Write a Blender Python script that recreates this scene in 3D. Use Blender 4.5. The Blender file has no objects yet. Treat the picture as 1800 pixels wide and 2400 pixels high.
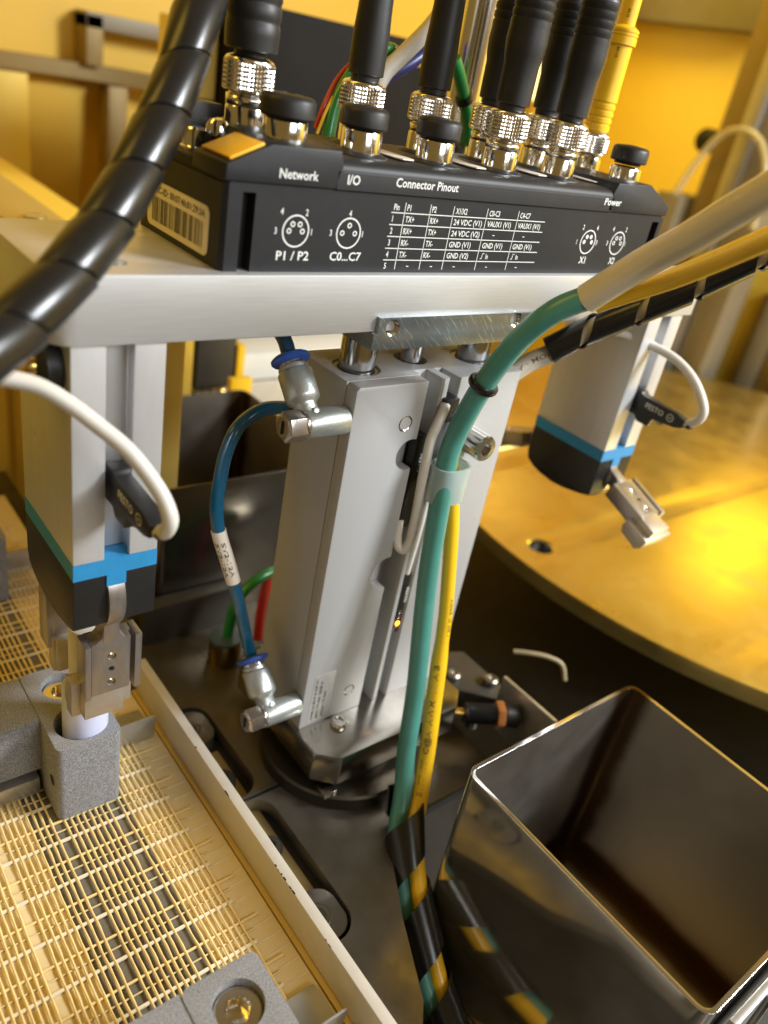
import bpy, bmesh, math, random
import numpy as np
from mathutils import Vector, Matrix
from mathutils.geometry import tessellate_polygon
random.seed(4)
scene = bpy.context.scene
C = scene.collection
MM = 0.001                                     # everything below is written in millimetres

# ------------------------------------------------------------------ camera
cam = bpy.data.cameras.new('camera')
co = bpy.data.objects.new('camera', cam); C.objects.link(co)
Rc = ((0.77719218, -0.17809867, 0.60353392), (-0.60370267, -0.48161315, 0.6352888), (0.17752578, -0.85809652, -0.48182461))
m = Matrix.Identity(4)
for i in range(3):
    m[i][0] = Rc[i][0]; m[i][1] = -Rc[i][1]; m[i][2] = -Rc[i][2]
m[0][3], m[1][3], m[2][3] = -77.273*MM, -224.205*MM, 65.399*MM
co.matrix_world = m
cam.sensor_fit = 'HORIZONTAL'; cam.sensor_width = 36; cam.lens = 37.31
cam.clip_start = 0.01; cam.clip_end = 50
cam.dof.use_dof = True; cam.dof.focus_distance = 0.315; cam.dof.aperture_fstop = 9.0
scene.camera = co

# ------------------------------------------------------------------ light and exposure
scene.view_settings.view_transform = 'Standard'; scene.view_settings.look = 'None'
scene.view_settings.exposure = 0.0; scene.view_settings.gamma = 1.0
W = bpy.data.worlds.new('World'); scene.world = W; W.use_nodes = True
bg = W.node_tree.nodes['Background']
bg.inputs[0].default_value = (1.0, 0.63, 0.17, 1); bg.inputs[1].default_value = 0.215
def lamp(name, loc, target, size, size_y, power, color):
    l = bpy.data.lights.new(name, 'AREA'); l.shape = 'RECTANGLE'
    l.size = size*MM; l.size_y = size_y*MM; l.energy = power; l.color = color
    o = bpy.data.objects.new(name, l); C.objects.link(o)
    o.location = Vector(loc)*MM
    o.rotation_euler = (Vector(target)-Vector(loc)).to_track_quat('-Z', 'Y').to_euler()
    return o
lamp('white_work_lamp', (880, -660, 560), (130, 0, -80), 300, 300, 25.5, (0.93, 0.97, 1.0))
lamp('white_front_lamp', (250, -1000, 420), (120, 0, -80), 500, 300, 5.5, (0.93, 0.97, 1.0))
al = lamp('amber_wall_fill', (800, 440, 620), (1130, 560, 40), 300, 300, 1.6, (1.0, 0.69, 0.06)); al.data.spread = math.radians(105)  # added lamp out of view, aimed to brighten the right amber wall
lamp('amber_side_lamp', (-700, 300, 900), (-60, 60, -240), 300, 900, 5.2, (1.0, 0.64, 0.09))
lamp('amber_glow_fill', (960, 176, 40), (464, -15, -240), 120, 200, .3, (1.0, 0.70, 0.05))  # unseen lamp added to put the amber glow on the disc

# ------------------------------------------------------------------ materials
def M(name, col, met=0.0, rough=0.5, var=None, bump=None, rvar=None, coat=0.0, trans=0.0, emit=None, stretch=(1, 1, 1), ior=1.5, sss=0.0, aniso=0.0):
    """var = (scale per mm, amount, second colour); bump = (scale per mm, strength); rvar = (scale, low, high)"""
    mt = bpy.data.materials.new(name); mt.use_nodes = True
    nt = mt.node_tree; N = nt.nodes; L = nt.links
    p = N['Principled BSDF']
    p.inputs['Base Color'].default_value = (*col, 1); p.inputs['Metallic'].default_value = met
    p.inputs['Roughness'].default_value = rough; p.inputs['IOR'].default_value = ior
    p.inputs['Coat Weight'].default_value = coat; p.inputs['Transmission Weight'].default_value = trans
    p.inputs['Coat Roughness'].default_value = 0.08
    if sss:
        p.inputs['Subsurface Weight'].default_value = sss; p.inputs['Subsurface Radius'].default_value = (.004, .004, .004)
    if aniso: p.inputs['Anisotropic'].default_value = aniso
    if emit: p.inputs['Emission Color'].default_value = (*emit[0], 1); p.inputs['Emission Strength'].default_value = emit[1]
    if var or bump or rvar:
        tc = N.new('ShaderNodeTexCoord'); mp = N.new('ShaderNodeMapping'); L.new(tc.outputs['Object'], mp.inputs[0])
        mp.inputs['Scale'].default_value = stretch
        def noise(s, det=4.0):
            n = N.new('ShaderNodeTexNoise'); n.inputs['Scale'].default_value = s*1000; n.inputs['Detail'].default_value = det
            n.inputs['Roughness'].default_value = 0.62
            L.new(mp.outputs[0], n.inputs['Vector']); return n
        if var:
            n = noise(var[0]); r = N.new('ShaderNodeMapRange'); L.new(n.outputs[0], r.inputs[0])
            r.inputs[1].default_value = 0.5-0.5*var[1]; r.inputs[2].default_value = 0.5+0.5*var[1]
            mx = N.new('ShaderNodeMix'); mx.data_type = 'RGBA'; L.new(r.outputs[0], mx.inputs[0])
            mx.inputs[6].default_value = (*col, 1); mx.inputs[7].default_value = (*var[2], 1)
            L.new(mx.outputs[2], p.inputs['Base Color'])
        if rvar:
            n = noise(rvar[0]); r = N.new('ShaderNodeMapRange'); L.new(n.outputs[0], r.inputs[0])
            r.inputs[1].default_value = 0.3; r.inputs[2].default_value = 0.7; r.inputs[3].default_value = rvar[1]; r.inputs[4].default_value = rvar[2]
            L.new(r.outputs[0], p.inputs['Roughness'])
        if bump:
            n = noise(bump[0]); b = N.new('ShaderNodeBump'); b.inputs['Strength'].default_value = bump[1]; b.inputs['Distance'].default_value = 0.0003
            L.new(n.outputs[0], b.inputs['Height']); L.new(b.outputs[0], p.inputs['Normal'])
    return mt
ALU = M('brushed_aluminium', (.62, .62, .61), .55, .42, (.9, .5, (.53, .53, .52)), (.8, .06), stretch=(.06, 1, 1.6))
ANO = M('anodised_aluminium', (.50, .50, .50), .25, .52, (3.2, .5, (.35, .35, .35)), (4, .10))
FLANGE = M('machined_flange', (.46, .43, .38), 1, .2, (.25, .5, (.38, .355, .31)), (.8, .05))
PROF = M('profile_aluminium', (.68, .68, .69), .5, .38, (.25, .6, (.60, .60, .61)), (.5, .04), stretch=(1, 1, .15))
HOUS = M('black_housing_plastic', (.014, .0145, .016), 0, .5, (.12, .5, (.020, .020, .022)), (2.2, .12))
BLACK = M('black_plastic', (.009, .009, .0095), 0, .42, (.3, .5, (.014, .0135, .013)), (1.2, .06))
RUBB = M('black_rubber', (.013, .0125, .012), 0, .46, (.25, .6, (.022, .021, .02)), (.8, .10))
GLOSSB = M('glossy_black_wrap', (.008, .0075, .007), 0, .27, (.2, .6, (.013, .012, .011)), (.25, .05), coat=.1)
HOLE = M('dark_recess', (.006, .006, .006), 0, .8)
CHROME = M('nickel_plated', (.74, .72, .68), 1, .13, (.3, .5, (.66, .64, .60)), rvar=(.5, .08, .2))
KNURL = M('knurled_nickel', (.78, .74, .68), 1, .2)
STEEL = M('machined_steel', (.42, .385, .36), .85, .34, (.5, .6, (.35, .32, .30)), (.9, .05), stretch=(1, 1, .2))
ROD = M('polished_rod', (.55, .55, .56), 1, .16, (.3, .5, (.42, .42, .43)), stretch=(1, 1, .2))
CAST = M('zinc_casting', (.52, .55, .54), .75, .36, (.8, .6, (.42, .45, .44)), (.9, .35))
HEX = M('hex_nickel', (.52, .48, .46), .95, .24, (.6, .6, (.44, .41, .39)), (1.2, .1))
SCREW = M('stainless_screw', (.66, .64, .6), 1, .2, (.5, .5, (.5, .48, .45)))
WHITEP = M('white_cable_jacket', (.66, .63, .57), 0, .42, (.3, .6, (.58, .55, .49)), (.7, .05))
TEAL = M('teal_cable_jacket', (.070, .265, .225), 0, .36, (.06, .7, (.05, .195, .155)), (.15, .05), coat=.12)
YEL = M('yellow_cable_jacket', (.82, .50, .012), 0, .36, (.1, .6, (.72, .42, .010)), (.2, .04), coat=.1)
BLUEH = M('blue_hose', (.005, .105, .21), 0, .14, (.05, .6, (.006, .08, .16)), coat=.5)
BLUEH2 = M('bright_blue_hose', (.01, .16, .48), 0, .2, coat=.4)
BLUEC = M('blue_release_ring', (.03, .10, .42), 0, .35, (.4, .5, (.02, .075, .33)))
BAND = M('blue_band', (.025, .25, .52), 0, .45, (.2, .5, (.022, .21, .44)), (1.5, .06))
ORANGE = M('orange_marker', (.95, .52, .03), 0, .35, (.2, .5, (.9, .45, .02)))
PAPER = M('label_paper', (.80, .72, .56), 0, .55, (.2, .4, (.74, .66, .5)))
PRINT = M('white_print', (.72, .72, .68), 0, .6)
INK = M('black_ink', (.02, .018, .015), 0, .6)
INKB = M('faded_ink', (.10, .07, .03), 0, .6)
SINT = M('sintered_grey_nylon', (.085, .085, .088), 0, .85, (2.2, .3, (.34, .34, .35)), (2.2, .6))
VIAL = M('frosted_vial', (.60, .64, .82), 0, .38, (.12, .6, (.50, .53, .74)), sss=.3)
RAIL = M('painted_rail', (.56, .52, .45), .25, .42, (.12, .6, (.50, .46, .39)), (1.2, .08))
YARN = M('amber_fibre', (.86, .67, .31), 0, .6, (.5, .6, (.76, .56, .23)), (1.6, .15))
WEFT = M('pale_fibre', (.80, .72, .56), 0, .5, (.6, .6, (.7, .62, .46)))
FILM = M('beige_backing', (.72, .58, .32), 0, .5, (.10, .6, (.62, .49, .25)))
WIND = M('dark_backing', (.17, .15, .11), 0, .45, (.15, .6, (.12, .105, .08)))
SHEET = M('sheet_metal', (.55, .54, .50), .8, .33, (.12, .6, (.44, .43, .4)), (.3, .08))
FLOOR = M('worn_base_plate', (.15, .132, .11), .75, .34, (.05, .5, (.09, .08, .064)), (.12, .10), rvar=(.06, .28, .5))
DARKM = M('dark_machine_paint', (.03, .027, .022), .2, .5, (.06, .6, (.05, .045, .036)))
DISC = M('rotary_plate_metal', (.74, .57, .19), .95, .34, (.012, .5, (.66, .50, .155)), (.04, .05), rvar=(.03, .27, .42))
AMBERW = M('amber_wall_panel', (.92, .66, .08), 0, .45, (.004, .6, (.86, .60, .065)))
FRAME = M('window_frame', (.27, .19, .07), .2, .5, (.02, .6, (.22, .15, .05)))
LITE = M('pale_panel', (.80, .62, .16), 0, .5)
GREYB = M('grey_equipment', (.22, .185, .125), .1, .5, (.02, .5, (.18, .15, .10)))
BLKBOX = M2 = M('black_equipment', (.008, .007, .006), 0, .6, (.03, .6, (.012, .010, .008)))
BLKBOX.node_tree.nodes['Principled BSDF'].inputs['Specular IOR Level'].default_value = .08
for q, sp in ((HOUS, .3), (RUBB, .35), (GLOSSB, .4)): q.node_tree.nodes['Principled BSDF'].inputs['Specular IOR Level'].default_value = sp
GREENW = M('green_wire', (.015, .22, .055), 0, .3, coat=.3)
REDW = M('red_wire', (.55, .035, .02), 0, .35, coat=.2)
BLUEW = M('dark_blue_wire', (.02, .025, .16), 0, .35)
CLEARH = M('clear_hose', (.75, .66, .42), 0, .2, trans=.55)
CLIP = M('translucent_clip', (.62, .74, .73), 0, .28, trans=.62, ior=1.35, sss=.0)
SLEEVE = M('clear_sleeve', (.70, .64, .50), 0, .28, (.03, .5, (.62, .56, .4)), coat=.4)
LEDO = M('lit_orange_led', (.9, .35, .02), 0, .3, emit=((1, .36, .02), 9))
LEDG = M('lit_green_led', (.05, .5, .02), 0, .3, emit=((.10, .75, .02), .55))
COPPER = M('orange_nut', (.55, .22, .07), .6, .35)
BRASS = M('brass', (.65, .45, .13), 1, .25)

def scratched():
    mt = bpy.data.materials.new('scratched_zinc'); mt.use_nodes = True
    nt = mt.node_tree; N = nt.nodes; L = nt.links; p = N['Principled BSDF']
    p.inputs['Metallic'].default_value = .8
    tc = N.new('ShaderNodeTexCoord')
    def streak(rot, sc, lo, hi):
        mp = N.new('ShaderNodeMapping'); mp.inputs['Rotation'].default_value = (0, rot, 0)
        L.new(tc.outputs['Object'], mp.inputs[0])
        m2 = N.new('ShaderNodeMapping'); m2.inputs['Scale'].default_value = (.05, 1, 1); L.new(mp.outputs[0], m2.inputs[0])
        n = N.new('ShaderNodeTexNoise'); n.inputs['Scale'].default_value = sc*1000; n.inputs['Detail'].default_value = 3
        L.new(m2.outputs[0], n.inputs[0])
        r = N.new('ShaderNodeMapRange'); L.new(n.outputs[0], r.inputs[0]); r.inputs[1].default_value = lo; r.inputs[2].default_value = hi
        return r
    a = streak(math.radians(-48), 2.6, .60, .72); b = streak(math.radians(-40), 1.3, .63, .75); c = streak(math.radians(25), 1.6, .70, .82)
    mx = N.new('ShaderNodeMath'); mx.operation = 'MAXIMUM'; L.new(a.outputs[0], mx.inputs[0]); L.new(b.outputs[0], mx.inputs[1])
    mx2 = N.new('ShaderNodeMath'); mx2.operation = 'MAXIMUM'; L.new(mx.outputs[0], mx2.inputs[0]); L.new(c.outputs[0], mx2.inputs[1])
    n0 = N.new('ShaderNodeTexNoise'); n0.inputs['Scale'].default_value = 90; L.new(tc.outputs['Object'], n0.inputs[0])
    base = N.new('ShaderNodeMix'); base.data_type = 'RGBA'; L.new(n0.outputs[0], base.inputs[0])
    base.inputs[6].default_value = (.17, .205, .23, 1); base.inputs[7].default_value = (.30, .33, .345, 1)
    f = N.new('ShaderNodeMix'); f.data_type = 'RGBA'; L.new(mx2.outputs[0], f.inputs[0])
    L.new(base.outputs[2], f.inputs[6]); f.inputs[7].default_value = (.62, .65, .66, 1)
    L.new(f.outputs[2], p.inputs['Base Color']); p.inputs['Roughness'].default_value = .36
    return mt
SCRATCH = scratched()

def bin_metal(name, r0, r1, c0, c1):
    """stainless sheet with brown heat tint along its welded corner and floor seam (object coordinates, mm from the bin's base corner)"""
    mt = bpy.data.materials.new(name); mt.use_nodes = True
    nt = mt.node_tree; N = nt.nodes; L = nt.links; p = N['Principled BSDF']
    p.inputs['Metallic'].default_value = .95; p.inputs['Roughness'].default_value = .2
    tc = N.new('ShaderNodeTexCoord'); sx = N.new('ShaderNodeSeparateXYZ'); L.new(tc.outputs['Object'], sx.inputs[0])
    n = N.new('ShaderNodeTexNoise'); n.inputs['Scale'].default_value = 60; n.inputs['Detail'].default_value = 5; L.new(tc.outputs['Object'], n.inputs[0])
    def near(axis, val, w, off):
        a = N.new('ShaderNodeMath'); a.operation = 'SUBTRACT'; L.new(sx.outputs[axis], a.inputs[0]); a.inputs[1].default_value = val*MM
        b = N.new('ShaderNodeMath'); b.operation = 'ABSOLUTE'; L.new(a.outputs[0], b.inputs[0])
        nn = N.new('ShaderNodeMath'); nn.operation = 'MULTIPLY_ADD'; L.new(n.outputs[0], nn.inputs[0]); nn.inputs[1].default_value = .006; L.new(b.outputs[0], nn.inputs[2])
        r = N.new('ShaderNodeMapRange'); r.interpolation_type = 'SMOOTHSTEP'; L.new(nn.outputs[0], r.inputs[0])
        r.inputs[1].default_value = (w*.45+3)*MM; r.inputs[2].default_value = (w+3)*MM; r.inputs[3].default_value = 1; r.inputs[4].default_value = 0
        return r
    def both(a, b):
        q = N.new('ShaderNodeMath'); q.operation = 'MULTIPLY'; L.new(a.outputs[0], q.inputs[0]); L.new(b.outputs[0], q.inputs[1]); return q
    def mx(a, b):
        q = N.new('ShaderNodeMath'); q.operation = 'MAXIMUM'; L.new(a.outputs[0], q.inputs[0]); L.new(b.outputs[0], q.inputs[1]); return q
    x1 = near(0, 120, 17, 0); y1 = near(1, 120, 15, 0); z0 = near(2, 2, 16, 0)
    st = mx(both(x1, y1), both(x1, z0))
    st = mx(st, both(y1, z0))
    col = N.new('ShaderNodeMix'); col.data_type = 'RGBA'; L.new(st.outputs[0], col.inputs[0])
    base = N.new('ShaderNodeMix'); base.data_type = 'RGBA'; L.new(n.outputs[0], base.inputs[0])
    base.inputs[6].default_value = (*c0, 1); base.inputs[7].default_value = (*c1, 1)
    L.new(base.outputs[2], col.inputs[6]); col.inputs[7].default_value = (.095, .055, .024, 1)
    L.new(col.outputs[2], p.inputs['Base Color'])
    r = N.new('ShaderNodeMapRange'); L.new(n.outputs[0], r.inputs[0]); r.inputs[3].default_value = r0; r.inputs[4].default_value = r1
    L.new(r.outputs[0], p.inputs['Roughness'])
    return mt
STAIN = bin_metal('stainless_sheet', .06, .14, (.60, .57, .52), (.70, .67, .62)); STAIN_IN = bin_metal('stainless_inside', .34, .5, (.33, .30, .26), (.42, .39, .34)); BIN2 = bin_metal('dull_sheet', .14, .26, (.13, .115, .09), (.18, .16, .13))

# ------------------------------------------------------------------ mesh builder
class G:
    def __init__(s): s.v = []; s.f = []; s.sm = []
    def add(s, vs, fs, smooth=True):
        o = len(s.v); s.v += [tuple(map(float, v)) for v in vs]
        s.f += [tuple(i+o for i in f) for f in fs]; s.sm += [smooth]*len(fs); return s
    def box(s, x0, x1, y0, y1, z0, z1):
        v = [(x, y, z) for z in (z0, z1) for y in (y0, y1) for x in (x0, x1)]
        return s.add(v, [(0, 2, 3, 1), (4, 5, 7, 6), (0, 1, 5, 4), (2, 6, 7, 3), (0, 4, 6, 2), (1, 3, 7, 5)])
    def prism(s, poly, axis, lo, hi, holes=()):
        loops = [list(poly)]+[list(h) for h in holes]
        flat = [p for l in loops for p in l]; n = len(flat)
        def put(p, h): return {'x': (h, p[0], p[1]), 'y': (p[0], h, p[1]), 'z': (p[0], p[1], h)}[axis]
        vs = [put(p, lo) for p in flat]+[put(p, hi) for p in flat]
        tris = tessellate_polygon([[Vector((p[0], p[1], 0)) for p in l] for l in loops])
        fs = [tuple(t) for t in tris]+[tuple(i+n for i in reversed(t)) for t in tris]
        o = 0
        for l in loops:
            k = len(l)
            for i in range(k):
                j = (i+1) % k; fs.append((o+i, o+j, o+j+n, o+i+n))
            o += k
        return s.add(vs, fs)
    def lathe(s, prof, org=(0, 0, 0), axis=(0, 0, 1), seg=32, smooth=True, ref=None):
        a = Vector(axis).normalized()
        u = Vector(ref) if ref else (Vector((1, 0, 0)) if abs(a.x) < .9 else Vector((0, 1, 0)))
        u = (u-a*u.dot(a)).normalized(); w = a.cross(u); o = Vector(org)
        vs = []; fs = []
        for r, h in prof:
            r = max(r, 1e-3)
            for i in range(seg):
                t = 2*math.pi*i/seg; vs.append(o+a*h+u*(r*math.cos(t))+w*(r*math.sin(t)))
        for k in range(len(prof)-1):
            for i in range(seg):
                j = (i+1) % seg; fs.append((k*seg+i, k*seg+j, (k+1)*seg+j, (k+1)*seg+i))
        fs.append(tuple(reversed(range(seg)))); e = (len(prof)-1)*seg; fs.append(tuple(range(e, e+seg)))
        return s.add(vs, fs, smooth)
    def ring(s, prof, org, axis=(0, 0, 1), seg=32):           # closed profile -> torus-like ring
        a = Vector(axis).normalized(); u = Vector((1, 0, 0)) if abs(a.x) < .9 else Vector((0, 1, 0))
        u = (u-a*u.dot(a)).normalized(); w = a.cross(u); o = Vector(org); k = len(prof)
        vs = [o+a*h+u*(r*math.cos(2*math.pi*i/seg))+w*(r*math.sin(2*math.pi*i/seg)) for i in range(seg) for r, h in prof]
        fs = [(i*k+q, i*k+(q+1) % k, ((i+1) % seg)*k+(q+1) % k, ((i+1) % seg)*k+q) for i in range(seg) for q in range(k)]
        return s.add(vs, fs)
    def tube(s, path, r, seg=16):
        P, T, U, Wv = frames(path); n = len(P)
        rr = r if callable(r) else (lambda t: r)
        vs = []
        for i in range(n):
            q = rr(i/(n-1))
            for k in range(seg):
                t = 2*math.pi*k/seg; vs.append(P[i]+U[i]*(q*math.cos(t))+Wv[i]*(q*math.sin(t)))
        fs = [(i*seg+k, i*seg+(k+1) % seg, (i+1)*seg+(k+1) % seg, (i+1)*seg+k) for i in range(n-1) for k in range(seg)]
        fs.append(tuple(reversed(range(seg)))); fs.append(tuple(range((n-1)*seg, n*seg)))
        return s.add(vs, fs)
    def spiral(s, path, r, pitch, width, th=.9, hand=1, phase=0.0, per=28, flare=0.0):
        P, T, U, Wv = frames(path)
        d = [0.0]
        for i in range(1, len(P)): d.append(d[-1]+(P[i]-P[i-1]).length)
        tot = d[-1]
        def at(x):
            x = min(max(x, 0), tot); i = int(np.searchsorted(d, x)); i = min(max(i, 1), len(d)-1)
            f = (x-d[i-1])/max(d[i]-d[i-1], 1e-9)
            return P[i-1].lerp(P[i], f), U[i-1].lerp(U[i], f).normalized(), Wv[i-1].lerp(Wv[i], f).normalized()
        n = int(tot/pitch*per); vs = []
        for i in range(n+1):
            a = phase+hand*2*math.pi*i/per; x = pitch*i/per
            for off in (0, width):
                p, u, w = at(x+off-width/2)
                rd = u*math.cos(a)+w*math.sin(a)
                e = flare if off == 0 else 0.0
                vs.append(p+rd*(r+e)); vs.append(p+rd*(r+th+e))
        fs = []
        for i in range(n):
            a = i*4; b = a+4
            fs += [(a+1, a+3, b+3, b+1), (a, b, b+2, a+2), (a, a+1, b+1, b), (a+2, b+2, b+3, a+3)]
        fs += [(0, 2, 3, 1), (n*4, n*4+1, n*4+3, n*4+2)]
        return s.add(vs, fs)
    def build(s, name, mat, parent=None, bevel=0.0, sharp=38, seg=2):
        org = Vector(parent['_org']) if parent is not None and '_org' in parent else Vector((0, 0, 0))
        me = bpy.data.meshes.new(name)
        me.from_pydata([((v[0]-org.x)*MM, (v[1]-org.y)*MM, (v[2]-org.z)*MM) for v in s.v], [], s.f)
        me.polygons.foreach_set('use_smooth', s.sm)
        bm = bmesh.new(); bm.from_mesh(me); bmesh.ops.recalc_face_normals(bm, faces=bm.faces)
        if bevel:
            es = [e for e in bm.edges if len(e.link_faces) == 2 and e.calc_face_angle(0) > math.radians(35)]
            bmesh.ops.bevel(bm, geom=es, offset=bevel*MM, segments=seg, profile=.6, affect='EDGES', clamp_overlap=True)
        bm.to_mesh(me); bm.free()
        if all(s.sm): me.set_sharp_from_angle(angle=math.radians(sharp))
        me.materials.append(mat)
        o = bpy.data.objects.new(name, me); C.objects.link(o)
        if parent is not None:
            o.parent = parent
            if '_org' not in parent: pass
            if parent.parent is not None or parent.type == 'MESH': o['_org'] = tuple(org)
            else: o['_org'] = tuple(org)
        else:
            o['_org'] = (0.0, 0.0, 0.0)
        return o

def smooth_path(pts, per=8):
    p = [Vector(q) for q in pts]
    if len(p) < 3: return [p[0].lerp(p[-1], i/per) for i in range(per+1)]
    out = []
    for i in range(len(p)-1):
        p0 = p[i-1] if i else p[0]*2-p[1]; p1 = p[i]; p2 = p[i+1]; p3 = p[i+2] if i+2 < len(p) else p[-1]*2-p[-2]
        for k in range(per):
            t = k/per
            out.append(.5*((2*p1)+(p2-p0)*t+(2*p0-5*p1+4*p2-p3)*t*t+(3*p1-p0-3*p2+p3)*t**3))
    out.append(p[-1]); return out
def frames(path):
    P = [Vector(q) for q in path]; n = len(P)
    T = [((P[min(i+1, n-1)]-P[max(i-1, 0)]).normalized()) for i in range(n)]
    u = Vector((-.6, -.75, .3)); u = (u-T[0]*u.dot(T[0])).normalized()
    U = []
    for i in range(n):
        u = (u-T[i]*u.dot(T[i])).normalized(); U.append(u.copy())
    return P, T, U, [T[i].cross(U[i]) for i in range(n)]

def rrect(x0, x1, y0, y1, r, k=6):
    out = []
    for cx, cy, a0 in ((x1-r, y0+r, -90), (x1-r, y1-r, 0), (x0+r, y1-r, 90), (x0+r, y0+r, 180)):
        for i in range(k+1):
            a = math.radians(a0+90*i/k); out.append((cx+r*math.cos(a), cy+r*math.sin(a)))
    return out
def circ(cx, cy, r, k=32, rev=False):
    q = [(cx+r*math.cos(2*math.pi*i/k), cy+r*math.sin(2*math.pi*i/k)) for i in range(k)]
    return q[::-1] if rev else q

_tc = {}
def text2d(s):
    """flat outline of a word: (verts in a box normalised so cap height = 1, faces, width)"""
    if s in _tc: return _tc[s]
    cu = bpy.data.curves.new('lettering', 'FONT'); cu.body = s; cu.size = 1; cu.resolution_u = 2; cu.offset = .014
    o = bpy.data.objects.new('lettering', cu); C.objects.link(o)
    dg = bpy.context.evaluated_depsgraph_get(); me = bpy.data.meshes.new_from_object(o.evaluated_get(dg))
    vs = [(v.co.x, v.co.y) for v in me.vertices]; fs = [tuple(p.vertices) for p in me.polygons]
    bpy.data.objects.remove(o); bpy.data.meshes.remove(me); bpy.data.curves.remove(cu)
    x0 = min(v[0] for v in vs); x1 = max(v[0] for v in vs)
    vs = [((v[0]-x0)/.72, v[1]/.72) for v in vs]
    _tc[s] = (vs, fs, (x1-x0)/.72); return _tc[s]
def put_text(g, s, org, u, v, h, w=None, xs=.8):
    """lettering in the plane through org: u = reading direction, v = up; h cap height, w total width (mm)"""
    vs, fs, wd = text2d(s); k = (w/wd) if w else h*xs
    o = Vector(org); u = Vector(u); v = Vector(v)
    g.add([o+u*(a*k)+v*(b*h) for a, b in vs], fs, False)
def put_bar(g, org, u, v, x0, x1, y0, y1):
    o = Vector(org); u = Vector(u); v = Vector(v)
    g.add([o+u*x0+v*y0, o+u*x1+v*y0, o+u*x1+v*y1, o+u*x0+v*y1], [(0, 1, 2, 3)], False)
def text_on_tube(g, s, path, r, start, h, w, ang, flip=1, up=1):
    P, T, U, Wv = frames(path); d = [0.0]
    for i in range(1, len(P)): d.append(d[-1]+(P[i]-P[i-1]).length)
    vs, fs, wd = text2d(s); k = w/wd; out = []
    for a, b in vs:
        x = start+flip*a*k; i = min(max(int(np.searchsorted(d, x)), 1), len(d)-1); f = (x-d[i-1])/max(d[i]-d[i-1], 1e-9)
        p = P[i-1].lerp(P[i], f); u = U[i-1].lerp(U[i], f); q = Wv[i-1].lerp(Wv[i], f)
        t = ang+up*b*h/r; out.append(p+u*(r*math.cos(t))+q*(r*math.sin(t)))
    g.add(out, fs, False)
def circle_line(g, org, u, v, cx, cy, r, w, k=40):
    o = Vector(org); u = Vector(u); v = Vector(v); vs = []
    for i in range(k):
        a = 2*math.pi*i/k
        for q in (r-w/2, r+w/2): vs.append(o+u*(cx+q*math.cos(a))+v*(cy+q*math.sin(a)))
    g.add(vs, [(2*i, 2*i+1, (2*i+3) % (2*k), (2*i+2) % (2*k)) for i in range(k)], False)

# ------------------------------------------------------------------ things
def thing(name, org, label, cat, group=None):
    o = bpy.data.objects.new(name, None); C.objects.link(o); o.empty_display_size = .01
    o.location = Vector(org)*MM; o['_org'] = tuple(map(float, org))
    o['label'] = label; o['category'] = cat
    if group: o['group'] = group
    return o
def tag(o, label, cat, group=None):
    o['label'] = label; o['category'] = cat
    if group: o['group'] = group
    return o
def struct(o): o['kind'] = 'structure'; return o
def recenter(o, org):                                            # move a one-mesh thing's origin to its base
    d = Vector(org)*MM
    o.data.transform(Matrix.Translation(-d)); o.location = d; return o
def copy_tree(o, parent=None):
    c = o.copy(); C.objects.link(c)
    if parent is not None: c.parent = parent
    for ch in list(o.children): copy_tree(ch, c)
    return c
YF = 4.0

# ================================================================== setting
bin_hole = rrect(136.6, 261.2, -204, -79.3, 6)
slot_hole = rrect(66, 92, -85, 69, 12)
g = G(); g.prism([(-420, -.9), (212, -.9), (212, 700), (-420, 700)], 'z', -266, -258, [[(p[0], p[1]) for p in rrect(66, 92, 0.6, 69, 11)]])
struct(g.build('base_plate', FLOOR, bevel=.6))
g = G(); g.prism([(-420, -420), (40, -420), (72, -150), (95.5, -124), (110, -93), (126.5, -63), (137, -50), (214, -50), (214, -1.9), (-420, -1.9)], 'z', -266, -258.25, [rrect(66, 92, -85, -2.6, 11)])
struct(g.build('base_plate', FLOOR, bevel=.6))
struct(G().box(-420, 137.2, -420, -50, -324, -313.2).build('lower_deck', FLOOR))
struct(G().box(-900, 1600, -900, 1500, -420, -400).build('floor', DARKM))
g = G().box(-300, 1500, 780, 800, -400, 900); struct(g.build('wall', M('back_wall_panel', (.72, .45, .032), 0, .5, (.004, .6, (.66, .40, .028)))))  # amber darkened in the colour to offset the white lamp's spill
g = G().box(1120, 1140, -900, 800, -400, 900); struct(g.build('wall', AMBERW))

# ================================================================== mounting plate
pl = thing('mounting_plate', (160, 30, -21), 'thick brushed aluminium plate carrying the black connector module and both grippers', 'plate')
outline = [(330, 0), (330, 65), (-6, 65)]+[(-6+8-8*math.cos(math.radians(a)), 8-8*math.sin(math.radians(a))) for a in (0, 18, 36, 54, 72, 90)]
G().prism(outline, 'z', -21, 0, [circ(17.6, 14.2, 4.2, 24), circ(28, 52, 3.2, 20)]).build('plate_body', ALU, pl, bevel=.7, seg=2)
sc = G().lathe([(3.9, -8), (3.9, -3.2), (3.5, -2.6), (2.0, -2.6), (2.0, -5)], (17.6, 14.2, 0), seg=24).build('screw', SCREW, pl)

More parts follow.
